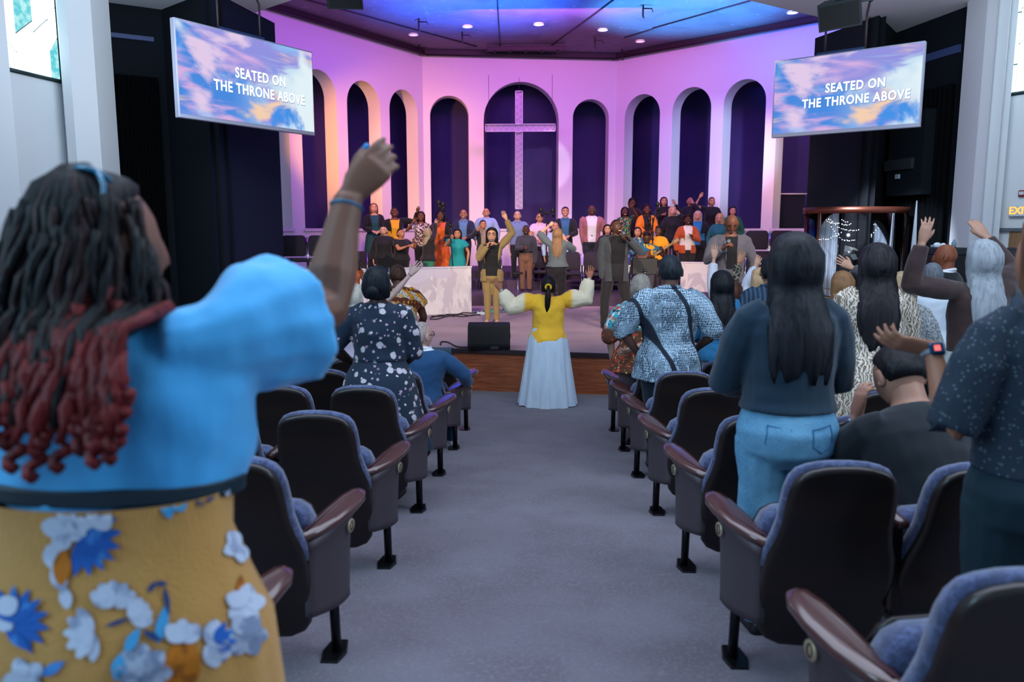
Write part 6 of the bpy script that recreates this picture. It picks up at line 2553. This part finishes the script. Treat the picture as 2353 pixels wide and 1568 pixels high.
person(2076, 621, 6.0, 'older person with short blonde hair and lacy white top', face=5, skinc='#c09a88', hair='bob', hairc='#a08c6c', hairlen=.03, top=(P_lace, .02, .012), sleeve=.9, vox=.012, w=1.25, neck='wide')
person(2145, 598, 7.3, 'person with short grey curls and white jacket', face=3, sex='m', skinc='#8a5a48', hair='short', hairc='#6a7078', top=('#d8e4ee', .02, .016), neck='collar', bottom=('trousers', '#c0ccd8'), vox=.013, w=1.15)
person(2178, 562, 8.3, 'bald person in black suit looking left', face=-40, sex='m', skinc='#8a4c30', hair='bald', top=('#e0e4ea',), jacket=('#0e1016',), vox=.013, w=1.1, neck='collar', turn=-.3)
person(2262, 545, 4.9, 'person with long silver hair and brown seamed top raising both arms', face=-4, skinc='#a87e68', hair='long', hairc='#8c949a', hairlen=.36, hairk=1.1, top=(mat('brown_knit', '#33201f', .85, sheen=.2, bump=.2), .004, .006), sleeve=1.0, hem=.56, bottom=('skirt', mat('cream_skirt', '#a9b3b4', .9), .1, .10, 9, .05), il=(2118, 560, -.05), hl='open', eil=(-1, 0, -1.3), ir=(2268, 548, .35), hr='flat', eir=(1, 0, -.6), vox=.011, w=1.06)
person(2326, 565, 6.2, 'person with curly dark hair and beard looking left', face=-70, sex='m', skinc='#a8745a', hair='curly', hairc='#141416', hairk=.6, beard='full', top=('#2a3a48',), vox=.014)
# seated, bowed, black T-shirt
BB = person(2062, 806, 2.95, 'person in black T-shirt seated with head bowed into one hand', face=-12, sex='m', skinc='#a87c68', hair='topshort', hairc='#101216', top=(mat('black_tee', '#06121a', .9, sheen=.15), .03, .015), sleeve=.7, hem=.5, bottom=('trousers', '#141a22'), seat=.44, H=1.65, lean=.50, tilt=-.12, il=(1968, 965, .12), hl='relax', hdl=(.25, .2, 1), vox=.009, w=1.22, wr=(.007, 7), z=fz(2.8), eil=(-.6, 0, -1), beard=None)
# far right, dotted top
RR = person(2440, 470, 2.02, 'person in dotted navy T-shirt at the right edge holding out one hand with a watch', face=-6, skinc='#9a6c54', hair='long', hairc='#6a4a34', hairlen=.30, top=(P_dots, .006, .012), sleeve=.62, hem=.56, bottom=('trousers', mat('dark_teal_trousers', '#0e2a34', .9), 1.35), il=(2142, 800, .10), hl='relax', pil=(.1, -.7, -1), hdl=(-1, .15, .16), eil=(-.1, -.4, -1), vox=.0085, w=1.12, wr=(.005, 9))

# ================================================================ NEAR LEFT: BLUE BLOUSE
I = person(232, 346, 1.32, 'person in sky blue blouse and gold floral skirt with braided red-tipped hair, arm raised', face=4, skinc='#74503f', hair='neat', hairc='#070d11', hairk=1.1,
           top=(P_blouse, .02, .032), sleeve=.6, hem=.645, bottom=('skirt', P_skirt, .10, .05, 17, .022, .662), ir=(800, 455, .27), nail=True, hr='relax', hdr=(.62, .25, .75), pir=(.2, -1, .1), eir=(.1, 0, -1), vox=.0085, w=1.66, wr=(.020, 6.5), turn=.50, tilt=.2, dk=.66, lean=.10, hwide=1.0)
flush_jobs()
r = I['root']
Mh, U, H, hs = I['Mh'], I['U'], I['H'], I['hs']
hairo = [c for c in r.children if c.name.startswith('hair')][0]
M_br = [hair_mat('#070d11'), hair_mat('#1c0d0f'), hair_mat('#060b0e')]
M_redtip = hair_mat('#5a1415')
rnd = random.Random(11)
# braids hang from a band around the head
braids = []
for k in range(130):
    a = math.radians(-205 + 230 * ((k * .618) % 1))       # around the back and sides
    a = math.pi + (a + math.pi / 2 + math.radians(0)) if False else a
    lev = rnd.uniform(-.05, .095)
    kk = math.sqrt(1 - (lev / .135) ** 2)
    rx, ry = .100 * kk, .118 * kk
    p0 = Mh @ Vector((rx * math.cos(a), ry * math.sin(a) if math.sin(a) < 0 else .3 * ry * math.sin(a), lev))
    out = (p0 - (Mh @ Vector((0, 0, lev))))
    out.z = 0
    out.normalize()
    Ln = rnd.uniform(.17, .25) + max(0, lev) * .9 * (1 if math.sin(a) < 0 else .75)
    pts, rad = [], []
    ph = rnd.uniform(0, 6)
    n_ = 12
    for i in range(n_):
        t = i / (n_ - 1)
        q = p0 + out * (.015 + .085 * t * (1 - .35 * t)) + Vector((.008 * math.sin(ph + 7 * t), .008 * math.cos(ph + 6 * t), -Ln * t ** 1.05))
        # stay behind the shoulders and back
        zl = max(.6, min(.849, (q.z - 0) / H))
        pr = lerp_prof(PROF['f'], zl)
        if zl < .845:
            yb = -(pr[2] * H * I['dpt'] + .045)
            if q.y > yb and abs(q.x) < pr[1] * H * I['w'] + .08:
                q.y = yb - .01 * rnd.random()
        pts.append(q)
        rad.append((.0075 + .0022 * math.sin(i * 2.6 + ph)) * (1 if t < .85 else .75))
    kind = rnd.random()
    g = G()
    cut = 9 if kind < .7 else n_
    g.tube(pts, rad, 7)
    b = g.build('braid', M_br[k % 3], hairo)
    b.parent = hairo
    if kind < .72:
        g = G()
        st_i = rnd.choice((6, 7, 8))
        sub = pts[st_i:]
        g.tube(sub, [rad[st_i + i] * 1.32 for i in range(len(sub))], 7)
        e_ = sub[-1]
        curl = [e_ + Vector((.012 * math.cos(t), .006 * math.sin(t), -.004 - .006 * t)) for t in (0, 1, 2, 3, 4, 5)]
        g.tube(curl, .009, 6)
        b.data.materials.append(M_redtip)
        n0 = len(b.data.polygons)
        bm = bmesh.new()
        bm.from_mesh(b.data)
        vs = [bm.verts.new(v) for v in g.v]
        for f in g.f:
            try:
                nf = bm.faces.new([vs[i] for i in f])
                nf.material_index = 1
                nf.smooth = True
            except ValueError:
                pass
        bm.to_mesh(b.data)
        bm.free()
# cornrow ribs over the crown
for k in range(22):
    a = -math.pi * 1.02 + math.pi * 1.04 * k / 21
    g = G()
    pts = []
    for i in range(9):
        t = i / 8
        el = math.pi / 2 * (1 - t * 1.08)
        pts.append(Mh @ Vector(((.092 + .004) * math.cos(el) * math.cos(a) + 0, -.012 + (.112) * math.cos(el) * math.sin(a) * (1 if math.sin(a) < 0 else .4), .012 + .126 * math.sin(el))))
    g.tube(pts, [.006 + .0052 * abs(math.sin(i * 1.5)) for i in range(9)], 6)
    g.build('braid', hair_mat('#1c0d0f') if k % 4 == 1 else M_br[0], hairo)
# hair band of twisted strands
g = G()
g.tube([Mh @ Vector((.104 * math.cos(a), .122 * math.sin(a) if math.sin(a) < 0 else .02 * math.sin(a), -.022 + .012 * math.sin(a * 1.5))) for a in [math.pi + math.pi * k / 16 for k in range(17)]], .0085, 7)
g.build('hair_tie', mat('hair_tie_plum', '#2a1620', .7), hairo)
g = G()
g.tube([Mh @ Vector((-.06 + .05 * t, -.125 - .006 * math.sin(t * 5), -.02 - .10 * t)) for t in [k / 6 for k in range(7)]], [.011] * 6 + [.007], 7)
g.build('braid', M_redtip, hairo)
# sunglasses pushed up on the head
M_lens = mat('sunglass_lens', '#9fd4e6', .08, metal=.6)
M_fr = mat('sunglass_frame', '#1f6f92', .25, coat=.5)
sg = empty('sunglasses', r.matrix_basis @ (Mh @ Vector((0, 0, .12))), 0, 'pale blue sunglasses pushed up on the braided hair', 'sunglasses')
sg.rotation_euler = r.rotation_euler
S_ = Matrix.Translation(-(Mh @ Vector((0, 0, .12)))) @ Mh @ Matrix.Translation((0, -.005, .128)) @ Matrix.Rotation(math.radians(52), 4, 'X') @ Matrix.Translation((0, -.01, -.0))
for s in (-1, 1):
    g = G()
    rim = [Vector((s * (.036 + .033 * math.cos(t)), 0, .026 * math.sin(t))) for t in [k * math.pi / 10 for k in range(20)]]
    g.tube([S_ @ p for p in rim], .0045, 6, closed=True)
    fr_o = g.build('rim', M_fr, sg)
    g = G()
    g.add([S_ @ p for p in rim] + [S_ @ (p + Vector((0, .003, 0))) for p in rim], [tuple(range(20)), tuple(range(39, 19, -1))])
    g.build('lens', M_lens, sg)
    g = G()
    g.tube([S_ @ Vector((s * .07, 0, .012)), S_ @ Vector((s * .088, -.02, .0)), S_ @ Vector((s * .092, -.085, -.028)), S_ @ Vector((s * .090, -.12, -.06))], .004, 6)
    g.build('temple', M_fr, sg)
# belt, wristband, earring side
g = G()
pz = .628
pr = lerp_prof(PROF['f'], .655)
g.rings([(z_ * H, 0, pr[3] * H, pr[1] * H * I['w'] + .024, pr[2] * H * I['dpt'] + .028) for z_ in (.655, .657, .669, .671)], 48, 0, U, lambda t, z: 1.0)
g.build('belt', mat('belt_navy', '#0b2430', .5), r)
S0, E, T, _, _ = I['loc'][1]
d = (T - E).normalized()
g = G()
rf = frame(T - d * .02, d, (0, -1, 0))
g.tube([rf @ Vector((.030 * math.cos(t), 0, .028 * math.sin(t))) for t in [k * math.pi / 10 for k in range(20)]], .0042, 6, closed=True)
g.build('wristband', mat('wristband_teal', '#0f5a7a', .4), r)
# thumb nail polish

# watch on the reaching arm at the right edge
r = RR['root']
S0, E, T, _, _ = RR['loc'][-1]
d = (T - E).normalized()
wf = frame(T - d * .012, d, (-.2, -.6, .8))
g = G()
g.tube([wf @ Vector((.027 * math.cos(t), 0, .025 * math.sin(t))) for t in [k * math.pi / 10 for k in range(20)]], [(.003, .011)] * 20, 8, closed=True)
wb = g.build('watch_strap', mat('watch_strap_grey', '#7f8c98', .5), r)
g = G()
g.box((-.019, -.017, .024), (.019, .017, .034), 0, wf, bev=.004)
wc_ = g.build('watch_case', mat('watch_case_blue', '#0d3a5c', .2, metal=.4), wb)
g = G()
g.box((-.008, -.008, .0342), (.008, .008, .0348), 0, wf)
g.build('watch_display', mat('watch_red', (.9, .15, .12, 1), .3, emit=.8), wb)
# watch on the bowed man
r = BB['root']
S0, E, T, _, _ = BB['loc'][-1]
d = (T - E).normalized()
wf = frame(T - d * .03, d, (-1, 0, .2))
g = G()
g.tube([wf @ Vector((.029 * math.cos(t), 0, .026 * math.sin(t))) for t in [k * math.pi / 10 for k in range(20)]], [(.003, .009)] * 20, 8, closed=True)
wb = g.build('watch_strap', mat('watch_steel', '#7a8a94', .3, metal=.8), r)
g = G()
g.tube([wf @ Vector((0, 0, .024)), wf @ Vector((0, 0, .034))], .017, 14)
g.build('watch_face', mat('watch_steel', '#7a8a94', .3, metal=.8), wb)
# jeans pockets and belt loop
r = JJ['root']
H, U = JJ['H'], JJ['U']
M_st = mat('denim_seam', '#2c6a94', .9)
qd = lambda z: lerp_prof(PROF['f'], z)


def on_back(x, z, off=.022):
    q = qd(max(z, .475))
    rx, ry = q[1] * H * JJ['w'] + .006, q[2] * H * JJ['dpt'] + .006
    k = min(.98, abs(x * H) / rx)
    return U @ Vector((x * H, q[3] * H - ry * math.sqrt(1 - k * k) - off + .012, z * H))


for s in (-1, 1):
    g = G()
    out = [(.025, .545), (.075, .552), (.080, .51), (.052, .488), (.026, .505), (.025, .545)]
    pts = []
    for a, b in zip(out, out[1:]):
        for k in range(4):
            pts.append(on_back(s * (a[0] + (b[0] - a[0]) * k / 4), a[1] + (b[1] - a[1]) * k / 4, .014))
    g.tube(pts, .0022, 5, closed=True)
    g.build('pocket_seam', M_st, r)
g = G()
g.tube([on_back(x, .585, .013) for x in [-.07 + .14 * k / 10 for k in range(11)]], .003, 5)
g.build('waistband_seam', M_st, r)

# printed flowers of the gold skirt: thin petals that follow the folds of the cloth
from mathutils.bvhtree import BVHTree
bpy.context.view_layer.update()
r = I['root']
so_ = [c for c in r.children if c.name.startswith('skirt')][0]
Mw = Matrix.Translation(r.location) @ Matrix.Rotation(r.rotation_euler.z, 4, 'Z')
bvh = BVHTree.FromPolygons([v.co.copy() for v in so_.data.vertices], [tuple(p.vertices) for p in so_.data.polygons])
Mi = Mw.inverted()
O_ = Mi @ Vector((0, 0, CZ))
PR = {'white': mat('print_white', '#bcc8da', .9, layers=(('noise', 30, .5, .65, '#8c9ab4'),)), 'blue': mat('print_blue', '#1c5cae', .9, layers=(('noise', 26, .5, .65, '#3f86cc'),)), 'sky': mat('print_sky', '#3f9ccf', .9),
      'orange': mat('print_orange', '#b86c14', .9, layers=(('noise', 40, .5, .6, '#8e4f0e'),)), 'navy': mat('print_navy', '#233f70', .9), 'grey': mat('print_grey', '#77869f', .9, layers=(('noise', 40, .45, .6, '#a9b5c8'),))}


def on_skirt(px, py, lift):
    d = (Mi.to_3x3() @ ray(px, py)).normalized()
    hit_ = bvh.ray_cast(O_, d)
    if hit_[0] is None:
        return None
    n_ = hit_[1]
    if n_.dot(d) > 0:
        n_ = -n_
    return hit_[0] + n_ * lift


def petals(items, lift=.003):
    """items: (colour, x, y, angle in degrees, length, width, pointed)"""
    by = {}
    for k, (c, x, y, an, L_, wd, pt) in enumerate(items):
        a = math.radians(an)
        ux, uy = math.cos(a), -math.sin(a)
        rows = []
        ok = True
        nl = 8
        for i in range(nl + 1):
            t = i / nl
            hw = wd / 2 * (math.sin(math.pi * min(.97, t * .92 + .04)) ** (.7 if not pt else .9)) * ((1 - t) ** .35 + .25 if pt else 1)
            row = []
            for j in (-1, -.5, 0, .5, 1):
                q = on_skirt(x + ux * L_ * t - uy * hw * j, y + uy * L_ * t + ux * hw * j, lift + .0006 * (k % 5))
                if q is None:
                    ok = False
                    break
                row.append(q)
            if not ok:
                break
            rows.append(row)
        if len(rows) < 3:
            continue
        g = by.setdefault(c, G())
        vs = [p for row in rows for p in row]
        g.add(vs, [(i * 5 + j, i * 5 + j + 1, i * 5 + j + 6, i * 5 + j + 5) for i in range(len(rows) - 1) for j in range(4)])
    for c, g in by.items():
        g.build('printed_flower', PR[c], so_)


def bloom(c, x, y, n_, L_, wd, a0=0, span=360, pt=False):
    return [(c, x, y, a0 + span * i / max(1, n_ if span == 360 else n_ - 1), L_, wd, pt) for i in range(n_)]


petals(bloom('white', 215, 1165, 5, 62, 52, 20) + bloom('white', 150, 1215, 4, 52, 46, 80) + [('blue', 150, 1140, 60, 50, 26, True)])
petals(bloom('blue', 190, 1235, 7, 92, 30, -100, 130, True) + [('orange', 150, 1262, -95, 82, 42, False)])
petals([('white', 118, 1250, -80, 60, 44, False), ('white', 128, 1300, -70, 60, 40, False), ('white', 150, 1350, -80, 50, 30, False)])
petals(bloom('blue', 35, 1430, 9, 84, 26, -60, 200, True) + bloom('white', 0, 1405, 4, 52, 48, 30) + [('blue', 20, 1450, -40, 70, 24, True)])
petals(bloom('white', 262, 1392, 5, 58, 40, 30, 120) + bloom('white', 300, 1420, 4, 52, 36, -10, 70))
petals(bloom('white', 215, 1455, 6, 66, 32, 120, 150) + [('navy', 245, 1440, 20, 60, 10, True), ('navy', 330, 1450, -30, 50, 16, True)])
petals(bloom('grey', 330, 1545, 8, 66, 46, 0) + [('sky', 290, 1500, 60, 66, 26, True), ('sky', 270, 1560, 80, 60, 30, True)])
petals([('orange', 408, 1480, -90, 120, 70, False), ('orange', 436, 1475, -95, 110, 60, False)] + bloom('white', 420, 1475, 3, 52, 44, 45, 90) + bloom('white', 478, 1480, 4, 56, 44, -70, 140))
petals(bloom('blue', 490, 1475, 6, 52, 20, -60, 150, True))
petals([('sky', 362, 1478, 76, 96, 26, True), ('sky', 378, 1125, -80, 66, 34, False), ('sky', 395, 1130, -60, 50, 40, False), ('navy', 436, 1118, -60, 56, 14, True), ('navy', 470, 1152, 40, 30, 12, True)])
petals([('navy', 342, 1362, 60, 30, 12, True), ('navy', 356, 1342, 0, 30, 12, True), ('navy', 378, 1350, -80, 66, 12, True)])
petals(bloom('white', 548, 1255, 5, 40, 34, 60) + [('blue', 545, 1170, -80, 66, 24, True), ('orange', 550, 1325, -90, 60, 18, False)] + bloom('white', 560, 1390, 5, 46, 40, 10) + bloom('grey', 562, 1460, 6, 50, 40, 0) + [('white', 510, 1120, -40, 50, 26, False)])
petals(bloom('white', 60, 1560, 5, 50, 40, 40) + [('blue', 100, 1550, 30, 60, 22, True)])
